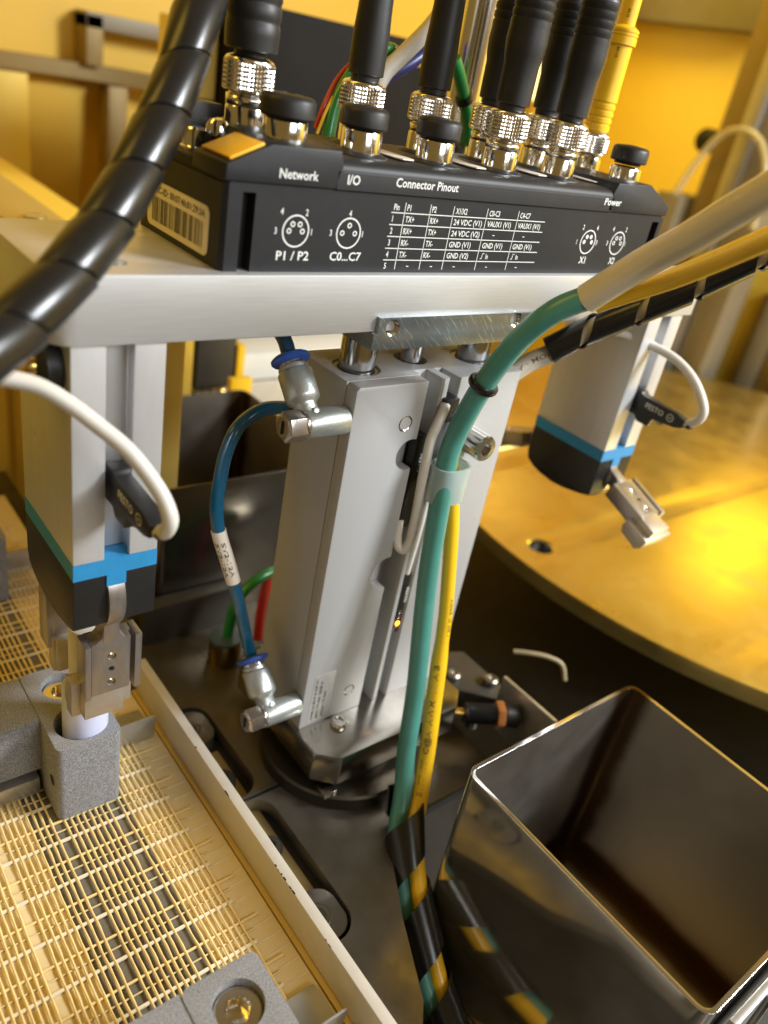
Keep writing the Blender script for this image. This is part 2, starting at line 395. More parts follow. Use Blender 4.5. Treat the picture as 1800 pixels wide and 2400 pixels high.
# ================================================================== connector module
mod = thing('connector_module', (165, 34, 0), 'long black connector module with printed pinout table on top of the aluminium plate', 'connector module')
low = [(47.5, 5.5), (49, 4), (53.9, 4), (53.9, 9), (58.5, 9), (58.5, 4), (272.5, 4), (272.5, 9), (277.8, 9), (277.8, 4), (280.5, 4), (282, 5.5), (282, 64), (47.5, 64)]
full = [(47.5, 5.5), (49, 4), (280.5, 4), (282, 5.5), (282, 64), (47.5, 64)]
inner = [(48.3, 6.2), (49.6, 4.9), (280, 4.9), (281.2, 6.2), (281.2, 63), (48.3, 63)]
g = G().prism(low, 'z', 0.02, 24.4); g.prism(full, 'z', 24.4, 26.2); g.prism(inner, 'z', 26.2, 27.3)
body = g.build('housing', HOUS, mod)
nose = [(47.5, 27.3), (88.5, 27.3), (90.4, 34.5), (88.9, 39.1), (62.9, 38.7), (47.7, 32)]
g = G().prism(nose, 'y', 4, 27); g.prism([(47.5, 27.3), (90, 27.3), (90, 39), (66, 39), (62, 30.5), (47.5, 30)], 'y', 27, 64)
g.build('network_hump', HOUS, mod, bevel=.6)
g = G().prism([(236, 27.3), (282, 27.3), (282, 31.6), (263, 40), (239, 39.3), (236.5, 34)], 'y', 4, 64)
g.build('power_hump', HOUS, mod, bevel=.6)
prof = [(4, 27.3), (4, 33), (4.25, 34.2), (5, 35.2), (6.2, 36), (8, 36.5), (64, 37), (64, 27.3)]
G().prism(prof, 'x', 88.6, 238).build('port_deck', HOUS, mod)
g = G()                                                          # fine edge line under the rounded deck
put_bar(g, (0, 3.93, 0), (1, 0, 0), (0, 0, 1), 90.6, 236.4, 32.75, 32.95); g.build('edge_line', M('dull_edge', (.10, .10, .105), 0, .4), mod)
# collars, barrels
FR = [(77.1, 21), (108.4, 21), (143.5, 21), (179, 21), (215.6, 21), (263.4, 21)]
BK = [(76.8, 47), (125.5, 47), (160, 47), (195, 47), (229.4, 47), (267, 47)]
for i, (x, y) in enumerate(FR+BK):
    zb = 38.7 if i in (0, 5, 6, 11) else 36.4
    if i not in (0, 5, 6, 11):
        G().lathe([(10.5, zb), (10.2, zb+.6), (8.6, zb+1.3), (7.4, zb+1.6)], (x, y, 0), seg=32).build('port_collar', HOUS, mod)
    rb = 7.15 if i != 11 else 6.2
    G().lathe([(rb, zb), (rb, 44.2), (rb-.35, 44.8), (rb-.9, 45.0), (rb-1.4, 44.6)], (x, y, 0), seg=40).build('port_barrel', CHROME, mod)
for x, y in ((126.8, 33), (164.5, 33), (201, 33), (238.5, 33)):
    G().prism([(x-4.2, y-15), (x-2.6, y-17.5), (x+2.6, y-17.5), (x+4.2, y-15), (x+4.2, y+15), (x-4.2, y+15)], 'z', 37.2, 37.6).build('marker_strip', M('cream_strip', (.74, .68, .58), 0, .5) if x < 130 else bpy.data.materials['cream_strip'], mod)
for x, y in ((193, 50), (276, 55), (274.5, 32)):
    G().lathe([(2.6, 37), (2.4, 38.2), (1.4, 38.9), (.2, 39.1)], (x, y, .6 if x > 240 else 0), seg=16).build('status_led', LEDG, mod)
# orange marker tab on the sloped nose
u = Vector((62.9-47.7, 0, 38.7-32)).normalized(); nrm = Vector((-u.z, 0, u.x)); a = Vector((47.7, 0, 32))
def slab(g, o, e1, e2, e3):
    g.add([o, o+e1, o+e1+e2, o+e2, o+e3, o+e1+e3, o+e1+e2+e3, o+e2+e3], [(0, 3, 2, 1), (4, 5, 6, 7), (0, 1, 5, 4), (1, 2, 6, 5), (2, 3, 7, 6), (3, 0, 4, 7)])
g = G(); slab(g, a+Vector((0, 6, 0))+u*2.2, u*12.6, Vector((0, 18.5, 0)), nrm*.9); g.build('orange_tab', ORANGE, mod, bevel=.3)
G().lathe([(5, 30), (5, 31), (4.3, 31.4), (4.3, 36.5), (3.9, 37)], (55.5, 41, 0), seg=28).build('ground_screw', CHROME, mod)
G().lathe([(4.2, 35), (4.2, 38), (3, 40), (.5, 40.6)], (64, 42, 0), seg=24).build('ground_screw', CHROME, mod)
G().box(58, 69.5, 50, 60, 30, 44).build('end_cap', BLACK, mod, bevel=.5)
# printing on the front face
X, Z = (1, 0, 0), (0, 0, 1); OF = (0, YF-.06, 0)
for s_, x, z, h, w_ in (('Network', 66.1, 29.4, 2.9, 14.7), ('I/O', 92.5, 29.2, 3.1, 5.2), ('Connector Pinout', 113.4, 29.8, 3.0, 30), ('Power', 232.2, 30.0, 3.0, 12)):
    g = G(); put_text(g, s_, (x, YF-.06, z), X, Z, h, w_); g.build('printed_title', PRINT, mod)
def pins(cx, cz, pts, tx, filled=False, title=None):
    g = G(); put_text(g, title[0], (title[1], YF-.06, title[2]), X, Z, 3.0, title[3])
    circle_line(g, OF, X, Z, cx, cz, 5.0, .5)
    for dx, dz in pts:
        if filled: circle_line(g, OF, X, Z, cx+dx, cz+dz, .45, .9, 16)
        else: circle_line(g, OF, X, Z, cx+dx, cz+dz, .72, .42, 18)
    for s_, dx, dz in tx: put_text(g, s_, (cx+dx-.9, YF-.06, cz+dz-1.05), X, Z, 2.1, None, .75)
    g.build('pin_diagram', PRINT, mod)
four = [(-1.4, 2.2), (1.4, 2.2), (-2.6, 0), (2.6, 0)]
pins(74.5, 13.4, four, [('4', -5.6, 6.1), ('2', 4.0, 6.1), ('3', -7.2, 0), ('1', 7.0, 0)], title=('P1 / P2', 68, 4.0, 12.8))
pins(96.1, 13.4, [(0, 2.6), (-2.7, 0), (2.7, 0)], [('4', 0, 6.6), ('3', -7, 0), ('1', 6.8, 0)], title=('C0...C7', 89.5, 4.1, 13.4))
pins(228.4, 13.9, four, [('2', -5.2, 6.3), ('4', 4.6, 6.3), ('1', -7, 0), ('3', 6.8, 0)], True, ('X1', 226, 4.6, 4.3))
pins(250.1, 13.9, four, [('4', -5.2, 6.3), ('2', 4.4, 6.3), ('3', -7, 0), ('1', 6.8, 0)], title=('X2', 247.8, 4.5, 4.3))
g = G()
for z in (21.2, 17.05, 12.95, 8.75, 4.6): put_bar(g, OF, X, Z, 113.4, 196.2, z-.16, z+.16)
for x in (119.5, 131.6, 143.3, 161.3, 179.2): put_bar(g, OF, X, Z, x-.14, x+.14, 1.2, 24.8)
rows = [('Pin', 'P1', 'P2', 'X1/X2', 'C0-C3', 'C4-C7'), ('1', 'TX+', 'RX+', '24 VDC (V1)', 'VAUX1 (V1)', 'VAUX1 (V1)'), ('2', 'RX+', 'TX+', '24 VDC (V2)', '-', '-'),
        ('3', 'RX-', 'TX-', 'GND (V1)', 'GND (V1)', 'GND (V1)'), ('4', 'TX-', 'RX-', 'GND (V2)', '\u0283 In', '\u0283 In'), ('5', '-', '-', '-', '-', '-')]
cx = [114.3, 120.5, 132.5, 144.5, 162.6, 180.4]
for r_, row in enumerate(rows):
    zb = (22.1, 18.1, 13.95, 9.8, 5.6, 1.45)[r_]
    for c_, s_ in enumerate(row):
        if s_ == '-': put_bar(g, OF, X, Z, cx[c_]+4.4, cx[c_]+5.6, zb+.75, zb+1.05)
        elif s_.endswith('In') and len(s_) > 2:
            x0 = cx[c_]+.3
            put_bar(g, OF, X, Z, x0, x0+.9, zb, zb+.3); put_bar(g, OF, X, Z, x0+.75, x0+1.05, zb, zb+2.2); put_bar(g, OF, X, Z, x0+.75, x0+2.0, zb+1.95, zb+2.25)
            put_text(g, 'In', (x0+3.0, YF-.06, zb), X, Z, 2.1, None, .72)
        else:
            w_ = {'24 VDC (V1)': 15.2, '24 VDC (V2)': 15.2, 'VAUX1 (V1)': 13.6, 'GND (V1)': 11.6, 'GND (V2)': 11.6}.get(s_)
            put_text(g, s_, (cx[c_], YF-.06, zb), X, Z, 2.15, w_, .74)
g.build('pinout_table', PRINT, mod)
# barcode sticker on the left end
lab = G().prism(rrect(12.3, 58.2, 2.2, 17.6, 2.6), 'x', 47.35, 47.5).build('sticker', PAPER, mod)
g = G(); U2, V2 = (0, -1, 0), (0, 0, 1)
put_text(g, 'MAC-ID: 00:07:46:81:29:3A', (47.28, 54.5, 13.9), U2, V2, 2.3, 39.5)
rb_ = random.Random(9); y = 54
while y > 16:
    w_ = rb_.choice((.25, .35, .5, .8)); put_bar(g, (47.28, 0, 0), (0, -1, 0), V2, -y, -y+w_, 4.2, 12.4); y -= w_+rb_.choice((.3, .4, .7))
g.build('barcode', INK, lab)

# ================================================================== dust caps
def dust_cap(x, y, zb, r, label):
    t = thing('dust_cap', (x, y, zb), label, 'cap', 'black screw caps on unused ports')
    g = G().lathe([(r*.72, zb-.8), (r*.74, zb+.2), (r-.5, zb+.3), (r, zb+.9), (r, zb+5.2), (r-.5, zb+6.3), (r-1.4, zb+6.9), (2.2, zb+7.4), (2.0, zb+6.4), (.2, zb+6.3)], (x, y, 0), seg=44)
    g.build('cap_body', RUBB, t)
dust_cap(77.1, 21, 45, 9.2, 'black round cap beside the orange tab, largest and leftmost of the caps')
dust_cap(108.4, 21, 45.2, 8.5, 'black round cap in front of the second knurled plug from the left')
dust_cap(143.5, 21, 45.3, 8.5, 'black round cap in front of the white wire bundle, third cap from the left')
dust_cap(263.4, 21, 46.6, 8.5, 'black round cap alone at the Power end of the module')

# ================================================================== cable plugs
def knurl(g, x, y, z0, z1, R, nseg=84, rows=13):
    vs = []; fs = []
    for j in range(rows+1):
        z = z0+(z1-z0)*j/rows
        for i in range(nseg):
            a = 2*math.pi*(i+.5*(j % 2))/nseg; r = R+(.2 if i % 2 == 0 else -.2)*(1 if 0 < j < rows else .2)
            vs.append((x+r*math.cos(a), y+r*math.sin(a), z))
    for j in range(rows):
        for i in range(nseg):
            k = (i+1) % nseg; A, B_, C_, D = j*nseg+i, j*nseg+k, (j+1)*nseg+k, (j+1)*nseg+i
            if j % 2 == 0: fs += [(A, B_, D), (B_, C_, D)]
            else: fs += [(A, B_, C_), (A, C_, D)]
    fs.append(tuple(reversed(range(nseg)))); fs.append(tuple(range(rows*nseg, (rows+1)*nseg)))
    g.add(vs, fs, False)
def plug(x, y, boot, mat, label, R=8.4, zn=(48.9, 57.6), lean=0):
    t = thing('cable_plug', (x, y, 45), label, 'plug', 'cable plugs screwed onto the module')
    z0, z1 = zn
    g = G(); knurl(g, x, y, z0, z1, R)
    g.lathe([(R*.84, 44.9), (R*.84, z0-1.4), (R*.74, z0-1.2), (R*.74, z0-.6), (R*.96, z0-.3), (R*.96, z0+.3)], (x, y, 0), seg=40)
    g.lathe([(R*.97, z1-.3), (R*.97, z1+.4), (R*.9, z1+1.0), (R*.68, z1+1.7)], (x, y, 0), seg=40)
    g.build('knurled_nut', KNURL, t)
    zc = z1+1.2
    g = G().lathe([(5.4, zc-.5), (5.4, zc+2.2)]+[(r, zc+h) for r, h in boot], (x, y, 0), seg=40)
    g.build('boot', mat, t)
    top = boot[-1][1]+zc
    g = G().lathe([(3.4, top-6), (3.4, top+70)], (x, y, 0), seg=20); g.build('cable', mat if mat is YEL else BLACK, t)
    return t
def ribs(r, a, b, n, d=.45):
    out = []
    for i in range(n):
        h = a+(b-a)*i/n; s_ = (b-a)/n
        out += [(r, h+s_*.12), (r, h+s_*.72), (r-d, h+s_*.8), (r-d, h+s_*.96)]
    return out
std = [(6.2, 2.2), (6.75, 2.6), (6.85, 8), (6.9, 16), (7.5, 19), (7.9, 24), (7.7, 28)]+ribs(7.75, 28.5, 44, 5, .35)+[(6.6, 45), (5.6, 60), (4.2, 70)]
fat = [(8.2, 2.0), (8.9, 2.5), (9.0, 6)]+ribs(9.05, 6.2, 48, 8, .28)+[(8, 49), (5, 60)]
slim = [(6.3, 2.2), (6.7, 2.6), (6.75, 10), (6.7, 16), (6.3, 22), (5.9, 34), (5.8, 40)]+ribs(5.9, 40, 60, 4)+[(4, 64)]
ylw = [(5.6, .6), (6.0, 1.0)]+ribs(6.05, 1.2, 13, 4, .5)+[(6.2, 13.5), (6.0, 18), (6.0, 36.5), (7.1, 37), (7.1, 39)]+ribs(7.1, 39, 43.5, 3, .4)+[(5.2, 44.4), (4.3, 44.8), (4.3, 60)]
plug(76.8, 47, fat, RUBB, 'thick ribbed black plug behind the leftmost cap', 8.6, (49.4, 58.4))
plug(125.5, 47, slim, RUBB, 'slim smooth black plug in front of the red and green wires')
plug(160, 47, slim, RUBB, 'slim smooth black plug left of the chrome post, third cap at its foot')
plug(195, 47, std, RUBB, 'black plug half hidden behind the first big black boot on the right')
plug(229.4, 47, std, RUBB, 'black plug half hidden between the rightmost black boot and the yellow plug')
plug(179, 21, std, RUBB, 'front black plug with bulging ribbed boot, right of the chrome post')
plug(215.6, 21, std, RUBB, 'front black plug with bulging ribbed boot, next to the yellow plug')
yp = plug(267, 47, ylw, YEL, 'yellow plug with ribbed collar at the right end of the module', 7.4, (46.6, 54.6))
g = G()
for z, w_ in ((88.5, 4.2), (104.5, 3.2)):
    pth = [(267, 47, z-8), (267, 47, z+8)]
    text_on_tube(g, 'D-38', smooth_path(pth, 6), 6.25 if z < 100 else 4.45, 7, 1.2, w_, -.35, 1)
g.build('print', INKB, yp)

# ================================================================== guided cylinder
cy = thing('guided_cylinder', (156, 20, -243), 'grey anodised guided cylinder with three rods standing under the middle of the plate', 'pneumatic cylinder')
def bite(x, z, r, x1):                                          # left-hand arc of a notch, from top to bottom on the line x = x1
    a0 = math.acos(max(-1, min(1, (x1-x)/r)))
    return [(x+r*math.cos(a), z+r*math.sin(a)) for a in np.linspace(a0, 2*math.pi-a0, 22)]
pad = [(108.7, -225), (108.7, -45), (110.2, -43.5), (146.3, -43.5)]+bite(143.6, -77.5, 7.2, 146.3)+bite(145.0, -140.2, 8.6, 146.3)+[(146.3, -225)]
g = G().prism(pad, 'y', 0, 7.2); g.build('front_pad', ANO, cy, bevel=.9)
core = [(108.75, 7.2), (155.0, 7.2), (155.0, 9.5), (156.2, 9.5), (156.2, 1.0), (158.6, .2), (160.6, 1.0), (160.6, 13), (166.6, 13), (166.6, 1.4), (167.8, .2), (202.5, 0), (204, 1.5), (204, 41), (108.75, 41)]
core = [(108.75, 7.2), (147.2, 7.2), (147.2, 12), (154.6, 12), (154.6, 1.2), (155.6, .3), (158.0, .3), (158.9, 1.2), (158.9, 12), (163.6, 12), (163.6, 1.3), (164.8, .1), (202.5, .1), (204, 1.6), (204, 39.5), (202.5, 41), (110.2, 41), (108.75, 39.5)]
g = G().prism(core, 'z', -225, -43.5, [circ(123, 20.5, 10.3, 36), circ(155.8, 24.6, 7.6, 36), circ(190, 20.5, 10.3, 36)])
g.build('cylinder_body', ANO, cy, bevel=.45)
for x in (123, 190):
    G().ring([(8.0, -44.2), (10.2, -44.2), (10.2, -48), (8.0, -48)], (x, 20.5, 0), seg=40).build('bearing_ring', M('bearing_ring', (.26, .25, .235), .7, .4) if x < 150 else bpy.data.materials['bearing_ring'], cy)
    G().lathe([(7.6, -120), (7.6, -27)], (x, 20.5, 0), seg=40).build('guide_rod', ROD, cy)
G().lathe([(4.7, -120), (4.7, -27)], (154.5, 23, 0), seg=32).build('piston_rod', ROD, cy)
G().lathe([(7.5, -60), (7.5, -52), (5, -51.5)], (155.8, 24.6, 0), seg=32).build('rod_seal', HOLE, cy)
g = G().prism([(110.3, -27.7), (199, -27.7), (199, -15.1), (112.2, -15.1), (112.0, -21.0), (110.3, -21.4)], 'y', -2.0, 48,
              [circ(118.9, -19.2, 3.35, 26), circ(187.2, -18.2, 3.35, 26)])
g.build('yoke_plate', SCRATCH, cy, bevel=.35)
for x, z in ((118.9, -19.2), (187.2, -18.2)):                   # threads seen in the two tapped holes
    pr = []
    for i in range(9): pr += [(3.4, .1+i*1.0), (2.75, .6+i*1.0)]
    g = G(); a_ = 24; vs = []
    for r_, h in pr:
        for i in range(a_): vs.append((x+r_*math.cos(2*math.pi*i/a_), -1.9+h, z+r_*math.sin(2*math.pi*i/a_)))
    fs = [(k*a_+i, k*a_+(i+1) % a_, (k+1)*a_+(i+1) % a_, (k+1)*a_+i) for k in range(len(pr)-1) for i in range(a_)]
    g.add(vs, fs); g.build('tapped_hole', CHROME, cy, sharp=20)
fl = [(107.5, -16.2), (117.6, -25.5), (194, -25.5), (204, -16), (204, 57), (194, 66), (117.6, 66), (107.5, 57)]
G().prism(fl, 'z', -243.3, -225.05).build('flange', FLANGE, cy, bevel=.5)
def recess_screw(x, z, r):
    g = G().ring([(r, -.25), (r+.5, -.05), (r+.5, .6), (r-.4, .6), (r-.6, .2)], (x, 0, z), (0, 1, 0), 28)
    g.lathe([(r-.3, 1.4), (r-.3, .9), (r*.5, .7), (r*.45, 1.3), (.1, 1.3)], (x, 0, z), (0, 1, 0), 6 if False else 20)
    g.build('plug_screw', SCREW, cy)
recess_screw(137.6, -61.9, 3.2); recess_screw(136.9, -210.2, 2.9)
G().lathe([(4.2, -225), (4.2, -222.4), (3.6, -221.6), (2.6, -221.6), (2.4, -222.6), (.2, -222.6)], (128.2, -6.4, 0), seg=26).build('flange_screw', SCREW, cy)
st = G().prism([(113.3, -222.3), (125.6, -222.3), (125.8, -192.4), (113.5, -192.4)], 'y', -.12, 0).build('rating_sticker', M('silver_sticker', (.50, .50, .49), .5, .46), cy)
g = G()
for k, s_ in enumerate(('DFM-25-80-P-A-GF-V1', 'MAT: 170 846  SERIE: A', 'pmax 10 bar')):
    put_text(g, s_, (115.9+k*2.9, -.2, -220.8), (0, 0, 1), (-1, 0, 0), 1.5, (26, 24, 17)[k])
g.build('sticker_print', INK, st)
for i, (z, lab_) in enumerate(((-84.3, 1), )):
    g = G().lathe([(3.6, 0), (3.6, -1), (3.9, -1.4)], (176.4, 0, -73.2), (0, 1, 0), 30)
    g.lathe([(5.9, 0), (5.9, -.9), (4.6, -1)], (176.4, 0, -73.2), (0, 1, 0), 32)
    k = 40; vs = []; fs = []
    for j, (h, q) in enumerate(((-1, 5.9), (-1.2, 6.2), (-12.6, 6.2), (-13.6, 5.6), (-13.7, 3.3), (-9.0, 3.1), (-9.0, .1))):
        for n_ in range(k):
            a_ = 2*math.pi*n_/k; rr_ = q-(.28 if (n_ % 2 and 0 < j < 3) else 0)
            if j in (4, 5): rr_ = 2.9/max(abs(math.cos((a_ % (math.pi/3))-math.pi/6)), .5)
            vs.append((176.4+rr_*math.cos(a_), h, -73.2+rr_*math.sin(a_)))
    for j in range(6):
        for n_ in range(k): fs.append((j*k+n_, j*k+(n_+1) % k, (j+1)*k+(n_+1) % k, (j+1)*k+n_))
    fs.append(tuple(range(6*k, 7*k))); g.add(vs, fs)
    g.build('socket_screw', SCREW, cy, sharp=25)

hub = thing('round_hub', (142, 5, -258), 'dark round steel hub under the cylinder flange', 'hub')
G().lathe([(43, -258.1), (43, -251), (42, -249.8), (30, -249.6), (30, -243.4)], (143, 6, 0), seg=64).build('hub_body', M('dark_hub', (.05, .042, .03), .8, .42), hub)
G().box(111, 118, -26, -18, -250, -247).build('hub_key', SCREW, hub, bevel=.4)

# sensors in the cylinder grooves
def pill_sensor(pts, w, label, with_led):
    t = thing('proximity_sensor', pts[0], label, 'sensor', 'black sensors in the cylinder grooves')
    (x, y, z), (x2, y2, z2) = pts
    g = G().box(x-w/2, x+w/2, y-.2, y+6, z2, z).build('sensor_body', BLACK, t, bevel=.5)
    q = G(); put_text(q, 'FESTO', (x+.75, y-.3, z-(8 if with_led else 9)), (0, 0, -1), (1, 0, 0), 1.7, 9.0); q.build('print', PRINT, t)
    if with_led:
        q = G().lathe([(1.3, 0), (1.2, -.5), (.2, -.9)], (x-.2, y, z2+5.2), (0, 1, 0), 16); q.build('led', LEDO, t)
        q = G()
        for dz in (12.4, 9.2): q.lathe([(1.1, 0), (1.0, -.4), (.1, -.7)], (x, y, z2+dz), (0, 1, 0), 14)
        q.build('screw', SCREW, t)
        q = G().lathe([(2.2, 0), (2.0, -.8), (1.0, -.9)], (x, y+.3, z2+1.5), (0, 1, 0), 16); q.build('tip', SCREW, t)
    return t
pill_sensor([(150.9, 1.6, -70), (150.9, 1.6, -117)], 5.6, 'black sensor in the upper left groove, under the white looped cable', False)
pill_sensor([(161.2, .8, -146), (161.2, .8, -181)], 4.3, 'black sensor with glowing orange light in the lower groove', True)
clipm = G().box(156.2, 164.4, -2.5, 6, -63, -52).build('cable_clamp', BLACK, bevel=.8)
tag(recenter(clipm, (160, 2, -63)), 'small black clamp block at the top of the white sensor cable', 'clamp')
c1 = [(157.5, -1.0, -55), (155.6, -2.5, -57.5), (152.2, -4, -62.5), (149.8, -4.6, -69), (149.4, -5, -78.6), (150, -5, -92), (150.9, -5, -106.4), (151.2, -5, -117), (150.7, -4.6, -122.8), (149.4, -3.4, -125.9), (147.8, -1, -124.6), (147.8, 1.2, -119.5), (149, 3, -113)]
tag(recenter(G().tube(smooth_path(c1), 2.2, 16).build('sensor_cable', WHITEP), c1[-1]), 'white sensor cable making a narrow U bend on the cylinder face', 'cable')
c2 = [(164.0, 3.4, -92), (163.4, 2.6, -107.4), (162.4, 1.8, -118.5), (161.4, 1.6, -132.1), (161.2, 2.4, -147)]
tag(recenter(G().tube(smooth_path(c2), 1.6, 14).build('sensor_cable', WHITEP), c2[-1]), 'thin pale sensor cable running straight down to the lower groove sensor', 'cable')

# ================================================================== push-in fittings and blue hose
def fitting(y, z, label):
    t = thing('hose_fitting', (92, y, z), label, 'fitting', 'swivel hose fittings on the cylinder side')
    d = Vector((0, .707, .707)); o = Vector((92.3, y, z))
    g = G().lathe([(5.6, -24), (5.9, -23.4), (5.9, -5.2), (5.5, -4.6)], (113, y, z), (1, 0, 0), 36)
    g.lathe([(4.6, 1), (4.6, 7.4), (5.0, 8.2), (6.6, 9.6), (6.9, 11), (6.9, 21), (6.5, 21.6), (6.0, 21.8), (6.0, 23.4), (5.6, 23.8)], o, d, 36)
    g.lathe([(1.5, 0), (1.5, .5), (1.1, .7)], o+d*4.4+Vector((1.0, -4.0, 2.8)), Vector((.15, -.8, .6)), 12)
    g.build('fitting_body', CAST, t)
    g = G().lathe([(5.8, -25.4), (5.8, -24.2)], (113, y, z), (1, 0, 0), 32)
    k = 6; g.lathe([(5.2, -33.4), (6.2, -32.6), (6.2, -25.4)], (113, y, z), (1, 0, 0), 6, ref=(0, .35, 1))
    g.lathe([(1.4, -33.3), (4.3, -33.7), (4.6, -33.0)], (113, y, z), (1, 0, 0), 24)
    g.build('hex_screw', HEX, t, bevel=.25, sharp=25)
    g = G().box(79.1, 79.4, y-.5, y+.5, z-2.6, z+2.6); g.build('screw_slot', HOLE, t)
    g = G().lathe([(5.2, 23.8), (5.2, 25.0)], o, d, 30); g.build('steel_collar', CHROME, t)
    g = G().lathe([(4.6, 24.6), (7.2, 25.6), (7.9, 26.4), (7.8, 27.4), (6.6, 28.2), (3.3, 28.3)], o, d, 36); g.build('release_ring', BLUEC, t)
    return o+d*26, d
e1, d1 = fitting(4.6, -58.5, 'cast metal hose fitting with blue ring on the upper cylinder side')
e2, d2 = fitting(4.6, -210.5, 'cast metal hose fitting with blue ring low on the cylinder side')
ho = [(114, 47, -73.5), (106.1, 45.9, -71.0), (94.6, 44.6, -70.6), (83.9, 42.8, -76.0), (77.8, 40.8, -86.2), (74.8, 38.7, -99.0), (73.6, 37.3, -110.6), (74.8, 35.6, -122.5), (79.3, 32.6, -138.5), (84.4, 29.2, -158.0), tuple(e2+d2*7), tuple(e2-d2*6)]
hz = thing('air_hose', e2, 'glossy blue air hose looping left of the cylinder with a white wire marker', 'hose')
hp = smooth_path(ho, 10)
G().tube(hp, 3.0, 20).build('hose', BLUEH, hz)
ml = smooth_path([hp[70], hp[76], hp[82], hp[88]], 8)
ml = hp[69:86]
mk = G().tube(ml, 3.35, 24).build('marker_sleeve', M('marker_sleeve', (.80, .72, .62), 0, .3, coat=.3), hz)
g = G()
for a_ in (-.15, .72): text_on_tube(g, 'SV2-12A', ml, 3.40, 5.2, 1.75, 18.5, a_, 1, -1)
g.build('marker_print', INK, mk)
h2 = [tuple(e1-d1*4), tuple(e1+d1*2), (88, 26, -28), (86, 31, -16), (86, 38, 2)]
h2 = [tuple(e1-d1*4), tuple(e1+d1*3), tuple(e1+d1*9), tuple(e1+d1*14+Vector((0, 4, 0)))]
tag(recenter(G().tube(smooth_path(h2), 3.0, 18).build('air_hose', M('dark_blue_hose', (.012, .055, .12), 0, .2, coat=.4)), e1), 'short dark blue hose rising from the upper fitting under the plate', 'hose')

# ================================================================== grippers
def make_gripper():
    t = thing('radial_gripper', (15, 27, -130), 'left grey gripper with blue band, its metal jaws closed on a vial', 'gripper', 'grippers hanging under the plate')
    slot = [(0, 1), (10.8, 1), (10.8, 3.2), (9.6, 3.2), (9.6, 9), (20.8, 9), (20.8, 3.2), (19.6, 3.2), (19.6, 1), (30, 1), (30, 52.5), (0, 52.5)]
    G().prism(slot, 'z', -98.7, -21.02).build('gripper_body', PROF, t, bevel=.5)
    g = G().box(0, 30, 1, 52.5, -105.3, -98.75); g.box(11.5, 18.5, .55, 4, -110, -105.3); b = g.build('blue_band', BAND, t)
    yz = [(1, -105.35), (52.5, -105.35), (52.2, -121.6), (50.4, -126.8), (45, -129.6), (38.9, -131.3), (28, -132.3), (19, -131.4), (8.5, -129.4), (3, -127.7), (1, -126.5)]
    G().prism(yz, 'x', 0, 30).build('end_housing', BLACK, t, bevel=.5)
    G().lathe([(1.5, 0), (1.5, .12), (.9, .14)], (-.05, 38, -65), (-1, 0, 0), 14).build('side_screw', PROF, t)
    piv = Vector((15, 15.2, -118))
    def jaw():
        g = G().lathe([(16.6, -3.1), (16.6, 3.1)], (15, 15.2, -118), (1, 0, 0), 64)            # round hub seen through the housing slot
        g.prism([(3.4, -123), (9, -123), (12.5, -139), (4.5, -139)], 'x', 12, 18)
        pl_ = [(12, -132), (18, -132), (18.3, -136.2), (20.4, -138.4), (22.7, -138.5), (22.7, -164), (7.6, -164), (7.6, -139.2), (9.6, -138.6), (11.6, -136.6)]
        g.prism(pl_, 'y', 4.6, 12, [circ(15.3, -146.4, 1.75, 18), circ(15.3, -152.6, 1.2, 14), circ(15.3, -159.2, 1.75, 18)])
        g.box(5.2, 7.5, 4.3, 13.5, -165.4, -139.2); g.box(24.5, 27.2, 4.3, 13.5, -165.4, -138.6); g.box(7.4, 24.6, 9, 13.5, -163.6, -139)
        g.build('jaw', STEEL, t, bevel=.3)
        g = G()
        for z in (-146.4, -159.2): g.lathe([(1.7, 1.4), (1.65, .2), (1.2, -.1), (.6, .15), (.1, .4)], (15.3, 4.8, z), (0, 1, 0), 20)
        s_ = g
        return s_
    def insert(g, s_):
        g.box(5.1, 20.3, 4.7, 11, -175.2, -164.1)
        g.box(1.8, 25.6, 9.8, 15.5, -176.6, -160)
        g.prism([(15.5, -176.6), (15.5, -160), (18.6, -162), (19.4, -174)], 'x', 2.4, 24.6)
    screws = jaw()
    jw = [o for o in t.children if o.name.startswith('jaw')][0]
    sc_ = screws.build('jaw_screw', SCREW, jw)
    gi = G(); insert(gi, 0); ins = gi.build('jaw_insert', M('machined_insert', (.58, .52, .45), .75, .38, (.3, .5, (.5, .45, .38))), jw, bevel=.25)
    # the opposite jaw is the same part turned half round about the gripper's middle
    mir = Matrix.Rotation(math.pi, 4, 'Z')
    other = copy_tree(jw, t); other.matrix_local = mir
    return t, jw, other, piv
grip, jaw_f, jaw_b, piv = make_gripper()
gr2 = copy_tree(grip); gr2.location = grip.location+Vector((294, 0, 0))*MM
gr2['label'] = 'right grey gripper with blue band, its metal jaws swung open above the yellow disc'
pl_loc = (piv-Vector((15, 27, -130)))*MM
ang = math.radians(69)
def swing(o, base):
    Rx = Matrix.Rotation(-ang, 4, 'X')
    o.matrix_local = base @ (Matrix.Translation(pl_loc) @ Rx @ Matrix.Translation(-pl_loc))
js = [o for o in gr2.children if o.name.startswith('jaw')]
swing(js[0], Matrix.Identity(4)); swing(js[1], Matrix.Rotation(math.pi, 4, 'Z'))

